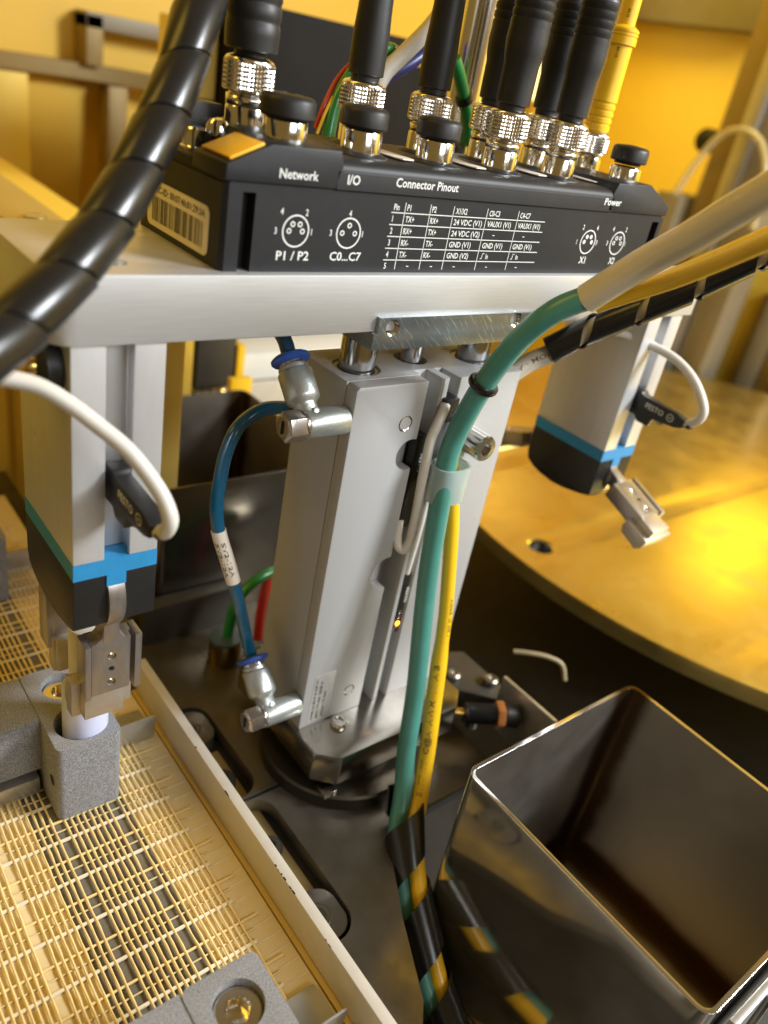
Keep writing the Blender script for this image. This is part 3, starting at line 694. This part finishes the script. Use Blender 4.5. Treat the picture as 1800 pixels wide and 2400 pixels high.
def block_sensor(x, label):
    t = thing('proximity_sensor', (x, 0, -72), label, 'sensor', 'black sensors in the gripper slots')
    pf = [(5, -62.5), (-1.5, -62.5), (-3, -64.2), (-25, -65.2), (-30.5, -67), (-30.5, -71.5), (-26, -73), (-13, -74.2), (-11.5, -79), (-4, -79), (-1.5, -76), (5, -76)]
    G().prism(pf, 'x', x-3.1, x+3.1).build('sensor_body', BLACK, t, bevel=.6)
    G().lathe([(2.0, -1.2), (2.0, .8), (1.2, 1.0), (.3, .6)], (x, -16.5, -75.2), (-.3, -.2, -1), 18).build('clamp_screw', SCREW, t)
    G().lathe([(2.3, 0), (2.4, 3.0), (2.0, 4)], (x, -30.3, -69.2), (0, -1, .1), 18).build('strain_relief', BLACK, t)
    q = G(); put_text(q, 'FESTO', (x-3.17, -6.5, -69.6), (0, -1, -.05), (0, -.05, 1), 3.0, 11.5)
    circle_line(q, (x-3.17, 0, 0), (0, -1, 0), (0, 0, 1), 22.6, -69.0, 1.9, .4); put_bar(q, (x-3.17, 0, 0), (0, -1, 0), (0, 0, 1), 21.8, 23.4, -69.3, -68.8)
    q.build('print', PRINT, t)
block_sensor(15.2, 'black lettered sensor plugged into the left gripper slot'); block_sensor(309.2, 'black lettered sensor plugged into the right gripper slot')
cl = [(15.2, -31, -69.6), (15.5, -35.2, -66.4), (15.6, -36.7, -60.8), (13.6, -32.4, -53.5), (7.5, -25.4, -43.6), (0.2, -19.6, -36.7), (-6.3, -15.4, -31.2), (-13.6, -11.5, -26.8), (-21.9, -8.5, -25.0), (-30, -5.0, -24.7), (-60, 10, -27)]
tag(recenter(G().tube(smooth_path(cl), 2.45, 18).build('sensor_cable', WHITEP), cl[0]), 'white sensor cable arching left from the left gripper sensor', 'cable')
cr = [(309.2, -31, -69.6), (309, -37.1, -63.2), (309, -36.1, -56.4), (309, -26, -46.3), (308, -12.9, -40), (304, 0, -37.2), (297, 8, -35.2), (288, 16, -34), (270, 26, -34)]
tag(recenter(G().tube(smooth_path(cr), 2.4, 18).build('sensor_cable', WHITEP), cr[0]), 'white sensor cable arching back from the right gripper sensor', 'cable')

# fitting on the left gripper flank
t = thing('side_fitting', (-1, 12, -31), 'black round hose fitting with brass ring on the left gripper flank', 'fitting')
G().lathe([(8.0, .2), (8.2, 1), (8.2, 5), (6.5, 6.5), (3, 7)], (0, 13, -31), (-1, 0, 0), 36).build('fitting_body', RUBB, t)
G().lathe([(3.4, 6.5), (3.4, 9), (2.8, 10)], (0, 13, -31), (-1, 0, 0), 20).build('brass_ring', BRASS, t)

# ================================================================== vial in the nest
v = thing('sample_vial', (13.3, 27, -238), 'frosted pale blue vial held by the left gripper in the grey nest', 'vial')
G().lathe([(9.2, -240), (9.3, -198), (9.3, -178), (8.6, -176.8)], (13.3, 27, 0), seg=48).build('vial_body', VIAL, v)
G().lathe([(6.2, -176.8), (6.4, -176), (6.4, -148), (5.8, -147), (3, -146.6)], (13.3, 27, 0), seg=48).build('vial_cap', WHITEP, v)

# ================================================================== nests, woven belt, rail
def nest(dy, label):
    t = thing('nest_block', (11, 40+dy, -241), label, 'nest block', 'grey grainy nest blocks on the woven belt')
    o = [(p[0], p[1]+dy) for p in rrect(-2.4, 24.9, 15.2, 66, 3.0)]
    G().prism(o, 'z', -241.0, -199.2, [[(p[0], p[1]+dy) for p in circ(11.3, 28, 10.6, 40)], [(p[0], p[1]+dy) for p in circ(11.8, 52.6, 8.4, 32)]]).build('nest_body', SINT, t, bevel=1.1, seg=3)
    w = [(-120, 36.5+dy), (-2, 36.5+dy), (-2, 66+dy), (-120, 66+dy)]
    g = G().prism(w, 'z', -229, -199.6); g.build('nest_arm', SINT, t, bevel=1.0)
    g = G().box(-110, -4, 34.5+dy, 60+dy, -240.9, -232); g.build('arm_foot', SHEET, t, bevel=.6)
    g = G(); x, y, zt = 11.8, 52.6+dy, -202.2                    # hexagon socket screw
    k = 42; vs = []; fs = []
    ringp = ((8.0, -210), (8.0, zt-.8), (7.3, zt), (4.3, zt), (3.9, zt-.6), (3.9, zt-5.2), (.1, zt-5.6))
    for j, (q, h) in enumerate(ringp):
        for n_ in range(k):
            a_ = 2*math.pi*n_/k; rr_ = q
            if 3 < j < 6: rr_ = 3.75/max(math.cos(((a_+.2) % (math.pi/3))-math.pi/6), .5)
            vs.append((x+rr_*math.cos(a_), y+rr_*math.sin(a_), h))
    for j in range(len(ringp)-1):
        for n_ in range(k): fs.append((j*k+n_, j*k+(n_+1) % k, (j+1)*k+(n_+1) % k, (j+1)*k+n_))
    fs.append(tuple(range((len(ringp)-1)*k, len(ringp)*k))); g.add(vs, fs)
    g.build('socket_screw', M('screw_polished', (.72, .66, .55), 1, .18) if dy == 0 else bpy.data.materials['screw_polished'], t, sharp=25)
    if dy == 0:
        G().lathe([(2.6, 0), (2.6, .1)], (-2.45, 22.5, -222), (-1, 0, 0), 20).build('side_hole', HOLE, t)
    g = G().box(26, 53.3, 43+dy, 43.9+dy, -240.9, -228); g.box(26, 53.3, 43.9+dy, 62+dy, -240.9, -240.1)
    g.build('sheet_bracket', SHEET, t, bevel=.2)
nest(0, 'grey grainy nest block holding the pale blue vial'); nest(-163.6, 'grey grainy nest block with a large hexagon socket screw at the bottom edge')
nest(163.6, 'grey grainy nest block at the left edge behind the left gripper')

belt = thing('woven_belt', (-20, 0, -243), 'woven belt of amber fibres between thin cross rods inside the rail', 'belt')
rb_ = random.Random(3)
x = -118.0; n_w = 0
while x < 46:
    if not (19.5 < x % 23.5 < 21.0):
        pts = []; ph = rb_.choice((0, 0, 0, 1))
        for i in range(44):
            yy = -150+i*10.1; s_ = 1 if (i+ph) % 2 else -1
            pts.append((x+.05*s_+rb_.uniform(-.10, .10), yy, -241.6+.12*s_))
        kk = .52 if x < 30 else .44; fq = rb_.uniform(250, 300); p0 = rb_.uniform(0, 6)
        G().tube(smooth_path(pts, 4), lambda q: kk+.10*math.sin(q*fq+p0), 6).build('warp_thread', YARN, belt)
    x += 2.62
for i in range(21):
    yy = -138.5+20.2*i+2.9
    G().box(-122, 44, yy-.62, yy+.62, -242.3, -241.5).build('weft_rod', WEFT, belt)
    G().box(-122, 46, yy+5.0, yy+5.5, -242.4, -241.9).build('weft_thread', FILM, belt)
    G().box(-122, 50, yy-10.5, yy-9.7, -242.3, -241.6).build('weft_thread', YARN, belt)
G().box(-130, -13, -160, 300, -244.4, -242.6).build('backing_strip', FILM, belt)
G().box(-13, 27, -160, 300, -244.4, -242.9).build('backing_window', WIND, belt)
G().box(27, 55.4, -160, 300, -244.4, -242.6).build('backing_strip', FILM, belt)
for i in range(50):                                               # cross joints of the edge band
    yy = -155+i*6.6+rb_.uniform(-.8, .8)
    G().box(45.5, 54.6, yy, yy+.35, -242.6, -242.35).build('edge_joint', WEFT, belt)
rl = thing('guide_rail', (60, -30, -258), 'long pale rail running beside the woven belt', 'rail')
G().box(58.2, 62.8, -190, 78, -257.9, -222).build('rail_wall', RAIL, rl, bevel=.35)
G().box(55.8, 58.15, -190, 78, -245.6, -241.6).build('rail_step', M('gold_step', (.62, .45, .14), .5, .35), rl, bevel=.3)
g = G()
for i in range(16):
    yy = rb_.choice((-68, -72, -75, -62, -20, 10, -100, -40))+rb_.uniform(-2, 2); w_ = rb_.uniform(.5, 2.2)
    g.box(58.15, 58.15+rb_.uniform(.2, .7), yy, yy+w_, -222.3, -221.97)
g.build('paint_chips', HOLE, rl)

# slot furniture in the base plate
struct(G().box(60, 98, -95, 80, -274, -270).build('slot_floor', DARKM))
def slot_pad(y0, y1, label, z=-259.5):
    t = thing('slot_pad', (79, (y0+y1)/2, -270), label, 'pad', 'pads in the base plate slot')
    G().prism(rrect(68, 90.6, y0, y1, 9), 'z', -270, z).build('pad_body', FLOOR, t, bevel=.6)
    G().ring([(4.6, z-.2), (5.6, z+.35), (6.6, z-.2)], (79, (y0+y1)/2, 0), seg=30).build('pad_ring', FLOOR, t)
    G().lathe([(4.2, z-.5), (4.2, z+.06), (2.2, z+.08)], (79, (y0+y1)/2, 0), seg=20).build('pad_screw', DARKM, t)
slot_pad(-83, -58, 'round-ended metal pad at the near end of the slot beside the rail')
slot_pad(42, 67, 'golden metal pad at the far end of the slot beside the rail')
for y, lb in ((18, 'dark round knob in the slot beside the lower hose fitting'), (-28, 'dark round knob in the slot nearer to the round-ended pad')):
    t = G().lathe([(6.5, -270), (6.5, -262.4), (5.6, -261.2), (3, -261), (2.6, -262.6), (.2, -262.6)], (80, y, 0), seg=30).build('floor_knob', DARKM)
    tag(recenter(t, (80, y, -270)), lb, 'knob')
g = G().box(70, 88.5, -55, 40, -270, -266.5); t = g.build('slot_bar', M('amber_bar', (.45, .34, .14), .7, .4), bevel=.5)
tag(recenter(t, (79, 0, -270)), 'dull golden bar lying in the slot between the pads', 'bar')

# ================================================================== steel bins
def steel_bin(x0, y0, s, zt, zb, label, outer):
    t = thing('steel_bin', (x0, y0, zb), label, 'bin', 'square stainless bins')
    w = 1.9
    g = G().prism(rrect(x0, x0+s, y0, y0+s, 6, 8), 'z', zb, zt, [rrect(x0+w, x0+s-w, y0+w, y0+s-w, 4.1, 8)])
    g.build('bin_wall', outer, t, bevel=.45, seg=3, sharp=50)
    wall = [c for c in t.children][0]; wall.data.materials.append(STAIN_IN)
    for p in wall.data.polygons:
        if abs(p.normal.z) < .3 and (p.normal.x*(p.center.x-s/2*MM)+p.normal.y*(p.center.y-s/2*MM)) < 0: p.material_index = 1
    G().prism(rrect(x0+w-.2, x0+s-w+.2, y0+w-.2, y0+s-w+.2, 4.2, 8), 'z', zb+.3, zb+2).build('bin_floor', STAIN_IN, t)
    return t
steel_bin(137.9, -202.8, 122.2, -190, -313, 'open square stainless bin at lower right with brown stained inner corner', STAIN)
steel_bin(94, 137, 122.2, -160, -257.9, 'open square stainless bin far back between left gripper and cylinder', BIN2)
t = thing('bin_bracket', (215, -210, -258), 'bright sheet metal bracket with slots in front of the near bin', 'bracket')
g = G().prism([(150, -206), (330, -206), (330, -209), (150, -209)], 'z', -258, -196); g.build('bracket_wall', SHEET, t, bevel=.5)
for x in (176, 186): G().box(x, x+4, -211.5, -209, -222, -202).build('bracket_rib', CHROME, t, bevel=.6)

# ================================================================== rotary disc
dk = thing('rotary_disc', (735, 70, -252), 'huge amber lit rotary disc with a round hole on the right', 'disc')
G().prism(circ(735, 70, 371, 160), 'z', -253, -240, [circ(395.9, 88.7, 11.2, 40), circ(560, 210, 11.2, 40), circ(520, -70, 11.2, 40)]).build('disc_plate', DISC, dk, bevel=.9)
G().ring([(9.6, -241.2), (11.1, -240.6), (11.1, -252.8), (9.6, -252.8)], (395.9, 88.7, 0), seg=40).build('hole_bush', CHROME, dk)

# ================================================================== cables in front of the cylinder
gp = [(177.0, -42.7, 4.8), (168.9, -34.8, -3.3), (165.0, -25.6, -16.8), (162.0, -16.5, -37.5), (159.3, -10.5, -61.5), (157.0, -10.2, -77.1), (156.0, -13.2, -100.1), (155.1, -16.4, -127.1), (154.7, -20.2, -151.0), (153.4, -28.8, -193.2), (149.1, -36.7, -225.8), (143.3, -46.2, -241.3), (132.6, -59.7, -258.8), (124.2, -82.0, -276.1), (119.0, -108.5, -293.3), (117.0, -125.5, -302), (113, -150, -304)]
gpath = smooth_path(gp, 8)
yp_ = [(165.4, -3.6, -78.1), (166.3, -7.4, -91.1), (167.9, -10.5, -105.4), (168.7, -12.7, -115.7), (168.5, -17.3, -134.4), (168.0, -22.1, -153.8), (166.7, -26.0, -170.9), (163.4, -32.9, -196.5), (158.8, -41.8, -226.1), (150.5, -51.2, -241.1), (139.6, -63.6, -253.7), (131.0, -83.1, -269.5), (125.0, -108.1, -288.2), (122.0, -125.7, -299.5), (118, -150, -303)]
ypath = smooth_path(yp_, 8)
tc_ = thing('teal_cable', (153, -28, -190), 'thick teal cable running from the pale sleeve down the cylinder front', 'cable')
G().tube(gpath, 4.7, 26).build('jacket', TEAL, tc_)
slp = [(176.2, -41.9, 3.7), (179.0, -57.7, 20.6), (175.6, -75.2, 34.8), (171.8, -88.4, 45.8), (167.6, -101.6, 56.4), (164, -112, 66)]
G().tube(smooth_path(slp), 5.6, 28).build('pale_sleeve', SLEEVE, tc_)
yc = thing('yellow_cable', (166, -26, -170), 'yellow printed cable running beside the teal cable on the cylinder front', 'cable')
G().tube(ypath[:52], 3.45, 22).build('jacket', YEL, yc)
G().tube(ypath[48:], lambda q: 3.5+.65*min(1, q*18), 22).build('printed_sleeve', YEL, yc)
g = G(); text_on_tube(g, 'E177177  C@A  AWM  I/II A/B', ypath[48:], 4.2, 80, 3.0, 70, .0, -1, 1)
text_on_tube(g, '/ 20 C 300V', ypath[30:60], 3.55, 38, 1.6, 20, -.9, -1, 1)
g.build('print', INKB, yc)
yf = [(181.4, -43.8, .6), (184.6, -52, 7.4), (187.8, -64.3, 16.8), (187.4, -80.8, 28.9), (184.6, -99.4, 42.6), (183, -112, 52)]
tag(recenter(G().tube(smooth_path(yf), lambda q: 2.0+1.8*min(1, q*2.2), 20).build('yellow_cable', YEL), yf[0]), 'blurred yellow cable under the pale sleeve at upper right', 'cable')
rt = thing('cable_tie', (161.5, -14.5, -40), 'glossy black ring tied around the teal cable', 'cable tie')
i0 = min(range(len(gpath)), key=lambda i: (gpath[i]-Vector((161.8, -16, -39))).length)
G().ring([(5.0, -1.5), (6.1, -1.6), (6.6, -.9), (6.7, .6), (6.2, 1.6), (5.0, 1.5)], gpath[i0]+Vector((.3, .4, 0)), (gpath[i0+1]-gpath[i0-1]), 36).build('tie_band', GLOSSB, rt)
cp = thing('hose_clip', (160, -9, -88), 'translucent milky clip holding teal and yellow cables on the cylinder', 'clip')
def capsule(g, cx, cy, rx, ry, z0, z1, th):
    k = 44
    out = []; inn = []
    for i in range(k):
        a = 2*math.pi*i/k; s_ = 1 if math.cos(a) >= 0 else -1
        out.append((cx+rx*math.copysign(abs(math.cos(a))**.8, math.cos(a)), cy+ry*math.copysign(abs(math.sin(a))**.8, math.sin(a))))
    for i in range(k):
        a = 2*math.pi*i/k
        inn.append((cx+(rx-th)*math.copysign(abs(math.cos(a))**.8, math.cos(a)), cy+(ry-th)*math.copysign(abs(math.sin(a))**.8, math.sin(a))))
    g.prism(out, 'z', z0, z1, [inn])
g = G(); capsule(g, 160.6, -9.6, 9.6, 7.2, -97, -80, 1.1); g.build('clip_band', CLIP, cp, bevel=.3)
g = G().box(166, 176, -2.2, -.6, -92, -72); g.build('clip_foot', CLIP, cp, bevel=.3)
wp = [(143.9, -47.0, -238.5), (139.8, -52.8, -247.0), (135.4, -61.4, -256.4), (130.0, -75.8, -267), (126.0, -91.3, -278), (122.4, -108.3, -290.4), (119.6, -126.0, -300.8), (115.6, -150, -303.5)]
wpath = smooth_path(wp, 12)
g = G().spiral(wpath, 8.6, 39, 25, 1.0, 1, 2.0, 56)
tag(recenter(g.build('spiral_wrap', GLOSSB), (131, -65, -258)), 'black spiral wrap around teal and yellow cables on the base plate', 'cable wrap')
w2 = [(222.0, 3.0, -35.9), (232, -7, -23.5), (241.0, -16.8, -13.7), (248.6, -32.5, -0.1), (253.4, -48.8, 15.5), (256.8, -66.6, 31.7), (260, -80, 44)]
w2p = smooth_path(w2, 10)
g = G().spiral(w2p, 5.7, 27, 22.5, .9, -1, 1.2, 48)
tag(recenter(g.build('spiral_wrap', GLOSSB), w2[0]), 'black spiral wrap over a pale cable in front of the right gripper', 'cable wrap')
gy = [(192.7, 10.8, -58.6), (203.1, 9.4, -51.5), (214.7, 6.7, -42.8), (222.5, 2.1, -36.9)]+w2[1:]
gt = thing('pale_cable', (203, 9, -52), 'pale printed cable passing behind the teal cable into the spiral wrap', 'cable')
gyp = smooth_path(gy, 8)
G().tube(gyp, 4.6, 20).build('jacket', M('warm_grey_jacket', (.50, .45, .36), 0, .45, (.2, .6, (.42, .37, .28))), gt)
g = G(); text_on_tube(g, 'CHINA · MON', gyp, 4.66, 6, 2.2, 34, -.3, 1, 1); g.build('print', INKB, gt)
lt = [(70, 56, 98), (57.3, 44.3, 77.3), (52.1, 39.4, 68.6), (43.6, 30.0, 53.9), (29.0, 17.6, 35.8), (13.2, 4.1, 19.0), (-3.9, -11.3, 6.4), (-18.4, -22.6, -1.8), (-33.8, -34.7, -7.9), (-60, -55, -14)]
lt = [(68, 50, 96), (56, 41, 75), (50, 35.5, 66), (41, 25, 50.5), (26.5, 11.5, 33.5), (10.5, -3.0, 17.5), (-6.2, -17.5, 6.0), (-20.4, -28.2, -2.0), (-35, -39, -8), (-60, -58, -14)]
ltp = smooth_path(lt, 10)
bt = thing('wrapped_hose', (10, -2, 17), 'large glossy black spiral wrapped hose crossing the upper left foreground', 'hose')
HG = M('shiny_black_wrap', (.009, .0085, .008), 0, .3, (.2, .6, (.014, .013, .012)), (.12, .08), coat=.08); HG.node_tree.nodes['Principled BSDF'].inputs['Specular IOR Level'].default_value = .4
G().tube(ltp, 6.0, 26).build('hose', HG, bt)
G().spiral(ltp, 6.05, 22, 20.6, .9, 1, .5, 48, .55).build('spiral_wrap', HG, bt, bevel=.3)

# ================================================================== background behind the module
po = thing('chrome_post', (236, 110, -258), 'tall chrome post behind the connector plugs', 'post')
G().lathe([(9, -258), (9, 260)], (236, 110, 0), seg=40).build('post_tube', M('chrome_post_metal', (.82, .80, .76), 1, .16), po)
bb = thing('equipment_box', (332, 380, -258), 'large dark equipment box behind the left plugs', 'box')
G().box(262, 392, 350, 470, -258, 87).build('box_body', BLKBOX, bb, bevel=2)
G().box(392.3, 440, 380, 470, -258, 70).build('box_side_unit', BLKBOX, bb, bevel=2)
pb = thing('pale_cabinet', (235, 420, -258), 'pale yellow cabinet behind the thick ribbed plug', 'cabinet')
G().box(233, 260, 420, 470, -258, 70).build('cabinet_body', LITE, pb, bevel=2)
G().box(233, 260, 419, 419.9, 13, 17).build('cabinet_seam', BLKBOX, pb)
pw = thing('lit_panel', (945, 700, 60), 'pale bright panel showing between the big black boots', 'panel')
G().box(880, 1010, 690, 700, 60, 420).build('panel_pane', M('lit_pane', (.9, .8, .4), 0, .4, emit=((1, .78, .28), .55)), pw)
G().box(876, 1014, 686, 690, 150, 156).build('panel_bar', FRAME, pw)
def wire(name, pts, r, mat, label, cat='wire'):
    return tag(recenter(G().tube(smooth_path(pts), r, 12).build(name, mat), pts[0]), label, cat, 'loose wires behind the module')
wire('white_wire', [(170, 100, 50), (175.4, 100, 62), (186, 100, 72.5), (199, 100, 86), (214, 104, 104)], 3.8, WHITEP, 'broad white cable rising behind the third plug')
wire('blue_wire', [(168, 106, 48), (181, 106, 60), (195, 106, 69), (212, 108, 80)], 3.2, BLUEW, 'dark blue wire under the broad white cable')
wire('green_wire', [(147, 96, 26), (147.6, 97, 36), (150.5, 99, 47), (156, 100, 57), (168, 104, 68), (180, 106, 72), (192, 110, 70)], 3.0, GREENW, 'green wire arching behind the second plug')
wire('red_wire', [(143, 101, 36), (146.5, 101, 47), (152.5, 103, 56.5), (161, 105, 64), (172, 109, 69)], 1.1, REDW, 'thin red wire arching above the green wire')
wire('yellow_wire', [(142, 98, 34), (145, 98, 43), (150, 100, 51)], .7, YEL, 'very thin yellow wire beside the green wire')
wire('green_wire', [(212, 96, 74), (219, 97, 66.5), (226, 98, 57), (232, 99, 48), (236, 100, 38)], 3.1, GREENW, 'green wire in front of the chrome post')
wire('red_wire', [(222, 101, 66), (229, 102, 57), (236, 103, 46)], 1.3, REDW, 'short red wire in front of the chrome post')
t = G().ring([(3.3, -1.6), (4.3, -1.6), (4.3, 1.6), (3.3, 1.6)], (225.2, 97.8, 58), (7, 1, -9), 24).build('wire_tie', GLOSSB)
tag(recenter(t, (225.2, 97.8, 58)), 'black tie around the green wire by the chrome post', 'cable tie')

# frames, posts and panels in the far room
fr = thing('wall_frame', (260, 750, -258), 'blurred brown frame bars on the amber wall at upper left', 'frame')
arc = [(265+q, 752-q*q/420) for q in range(-160, 161, 20)]
G().prism(arc+[(x, y+26) for x, y in arc[::-1]], 'z', -6, 9).build('frame_bar', FRAME, fr)
G().box(275, 293, 740, 775, 9, 57).build('frame_post', FRAME, fr, bevel=1)
G().box(275, 420, 740, 775, 44, 59).build('frame_arm', GREYB, fr, bevel=1)
for (x, w_, lb) in ((175, 40, 'blurred tan wall column left of the wrapped hose'), (300, 22, 'blurred tan wall column beside the wrapped hose')):
    t = G().box(x, x+w_, 742, 770, -400, -8).build('wall_column', FRAME if x > 200 else AMBERW, bevel=1)
    tag(recenter(t, (x, 750, -400)), lb, 'column')
rp = thing('right_post', (1050, 405, -400), 'blurred aluminium corner post with bright strip at upper right', 'post')
G().box(1010, 1060, 396, 432, -400, 900).build('post_body', FRAME, rp, bevel=2)
G().box(996, 1009.5, 374, 395, -400, 900).build('bright_strip', SHEET, rp, bevel=2)
G().box(1010, 1060, 330, 373, -400, 900).build('post_return', GREYB, rp, bevel=2)
hr = G().box(1080, 1118, 433, 900, 193, 330).build('header_beam', GREYB, bevel=2)
tag(recenter(hr, (1100, 650, 193)), 'blurred tan beam across the top of the right amber wall', 'beam')
gb = thing('grey_cabinet', (1050, 440, -400), 'blurred grey box behind the Power end of the module', 'cabinet')
G().box(985, 1090, 438, 476, -400, -17).build('cabinet_body', GREYB, gb, bevel=2)
for x in (1000, 1060): G().lathe([(6, 0), (6, 3), (2, 4)], (x, 446, -17), seg=14).build('cabinet_screw', SCREW, gb)
ch = [(990.8, 453.8, -22.6), (994.5, 440.8, 21.9), (994.5, 418.5, 62.8), (994.5, 388.3, 75.8), (994.5, 359.1, 66.5), (994.5, 340.5, 40.5), (994.5, 333.1, 10.8), (994.5, 325.7, -33.8)]
tag(recenter(G().tube(smooth_path(ch), 4.6, 14).build('clear_hose', CLEARH), ch[0]), 'clear hose loop in front of the right corner post', 'hose')
kn = G().lathe([(13, 0), (16, 5), (16, 24), (9, 28)], (1035, 452, 55), (-1, -.3, 0), 24).build('clamp_knob', BLACK)
tag(recenter(kn, (1035, 452, 55)), 'blurred dark knob left of the clear hose loop', 'knob')
cb = thing('far_machine', (1060, 300, -400), 'blurred brown machine bits beyond the disc at the right', 'machine')
G().box(1108, 1118, 200, 330, -400, -120).build('machine_body', FRAME, cb, bevel=2)
G().box(1100, 1107, 290, 318, -400, -90).build('machine_column', GREYB, cb, bevel=2)
G().lathe([(7, -230), (7, -120), (4, -116)], (1102, 262, 0), seg=18).build('machine_tube', WHITEP, cb)
G().lathe([(16, -260), (16, -232), (9, -228)], (1098, 240, 0), seg=18).build('machine_knob', DARKM, cb)

# left background under the plate level
lb_ = thing('side_rail', (110, 420, -258), 'blurred yellow machine rail behind the wrapped hose at left', 'rail')
G().box(72, 112, 150, 720, -258, -60).build('rail_body', M('yellow_rail', (.62, .45, .12), .3, .45, (.01, .6, (.5, .36, .09))), lb_, bevel=2)
G().box(112.4, 150, 260, 720, -258, -70).build('rail_cover', AMBERW, lb_, bevel=2)
for y in (330, 480): G().lathe([(7, 0), (7, 2), (4, 3)], (92, y, -60), seg=20).build('rail_screw', SCREW, lb_)
# white slide behind, between left gripper and cylinder
ws = thing('linear_slide', (300, 330, -258), 'blurred pale linear slide behind the far bin', 'slide')
WHT = M('white_enamel', (.74, .74, .70), .1, .35)
G().box(224, 460, 300, 340, -172, -150).build('slide_body', WHT, ws, bevel=1.5)
G().box(150, 460, 297, 340, -258, -173.5).build('slide_foot', RAIL, ws, bevel=1.5)
G().box(226, 460, 345, 360, -149, -60).build('slide_cover', GREYB, ws, bevel=1.5)
G().box(190, 222, 286, 299, -170, -60).build('slide_carriage', DARKM, ws, bevel=1.5)
G().box(222.4, 229, 284, 298, -168, -136).build('yellow_stop', YEL, ws, bevel=1)
for x in (192, 198, 204): G().box(x, x+3.6, 284, 297, -182, -172).build('slide_fin', WHT, ws, bevel=.8)
G().lathe([(4, 0), (4, 5), (2, 6)], (213, 290, -176), (0, -1, .3), 18).build('slide_knob', BRASS, ws)
yb = G().box(206, 224, 262, 268, -258, -153).build('yellow_stop', YEL, bevel=1)
tag(recenter(yb, (215, 265, -258)), 'blurred yellow stop behind the rim corner of the far bin', 'stop')
yb = G().box(173, 187, 286, 298, -258, -60).build('yellow_post', M('dull_yellow_post', (.55, .36, .05), .2, .45), bevel=1.5)
tag(recenter(yb, (180, 292, -258)), 'blurred dull yellow post right of the left gripper rails', 'post')
ap = G().box(-140, 68, 330, 336, -240, -72).build('amber_guard', AMBERW, bevel=1)
tag(recenter(ap, (-36, 333, -240)), 'blurred amber guard panel left of the left gripper', 'panel')
# green and red air hoses behind the cylinder
wire('green_hose', [(121.1, 95, -252), (122.3, 95, -232), (124.5, 94, -216), (133, 95, -207), (147, 98, -204), (165, 102, -206)], 3.1, GREENW, 'green hose dropping into the far dark fitting', 'hose')
wire('red_hose', [(143.3, 95, -250), (143.6, 96, -232), (145.5, 97, -215), (152, 100, -204)], 3.0, REDW, 'red hose half hidden behind the cylinder', 'hose')
ff = thing('far_fitting', (120, 95, -258), 'dark brass fitting with blue ring under the green hose', 'fitting')
G().lathe([(9, -258), (9.4, -256), (9.4, -247), (8, -243), (6, -242)], (120.6, 95, 0), seg=32).build('fitting_body', M('dark_brass', (.20, .14, .06), .9, .3), ff)
G().lathe([(6, -242), (9.5, -241.6), (9.5, -240), (4, -239.6)], (120.6, 95, 0), seg=32).build('release_ring', M('dim_blue', (.05, .09, .16), 0, .4), ff)
bx = G().box(84, 150, 126, 136.5, -258, -232).build('bin_skirt', DARKM, bevel=1)
tag(recenter(bx, (110, 130, -258)), 'dark skirt along the foot of the far bin', 'skirt')
# small parts to the right of the flange
se = thing('inductive_sensor', (212, -32, -258), 'small black threaded sensor with orange nut right of the flange', 'sensor')
d = Vector((.86, -.5, -.03)).normalized()
G().lathe([(2.6, 0), (2.6, 6)], (199, -21, -235), d, 20).build('sensor_tip', BRASS, se)
pr = [(5.6, 6), (5.6, 7)]
for i in range(14): pr += [(6.0, 7+i*1.2), (5.3, 7.6+i*1.2)]
G().lathe(pr+[(5.6, 24)], (199, -21, -235), d, 24).build('sensor_barrel', BLACK, se)
G().lathe([(7.6, 24), (8, 24.6), (8, 28), (7.4, 28.6)], (199, -21, -235), d, 6).build('orange_nut', COPPER, se)
G().lathe([(6.2, 29), (6.8, 29.6), (6.8, 37), (5, 38)], (199, -21, -235), d, 24).build('sensor_tail', BLACK, se)
G().box(233, 235.4, -62, -22, -258, -222).build('sensor_bracket', SHEET, se, bevel=.5)
G().box(204, 232, -58, -46, -258, -250).build('bracket_foot', DARKM, se, bevel=.6)
G().lathe([(4, 0), (4, 6), (3, 7)], (222, -18, -258), (0, 0, 1), 18).build('bracket_screw', SCREW, se)
br = G().prism([(206, 8), (238, -26), (246, -20), (246, 20), (232, 26)], 'z', -258, -240).build('dark_bracket', DARKM, bevel=1)
tag(recenter(br, (228, 4, -258)), 'dark bracket plate behind the small black sensor', 'bracket')
for (x, y, lb) in ((222, 4, 'pale screw head beside the flange corner'), (240, -10, 'dim screw head on the dark bracket')):
    t = G().lathe([(4.5, -240), (4.5, -236), (3.2, -235), (1.6, -235.4), (.2, -236.5)], (x, y, 0), seg=20).build('socket_screw', M('dull_screw', (.22, .2, .17), .9, .35))
    tag(recenter(t, (x, y, -240)), lb, 'screw')
wire('loose_wire', [(272, 2, -236), (279, -6, -234), (287, -14, -234), (293, -21, -237), (294, -26, -246)], 1.5, M('dull_wire', (.30, .24, .13), 0, .5), 'pale short wire in the dark gap before the disc')

for o in list(bpy.data.objects):
    if '_org' in o: del o['_org']
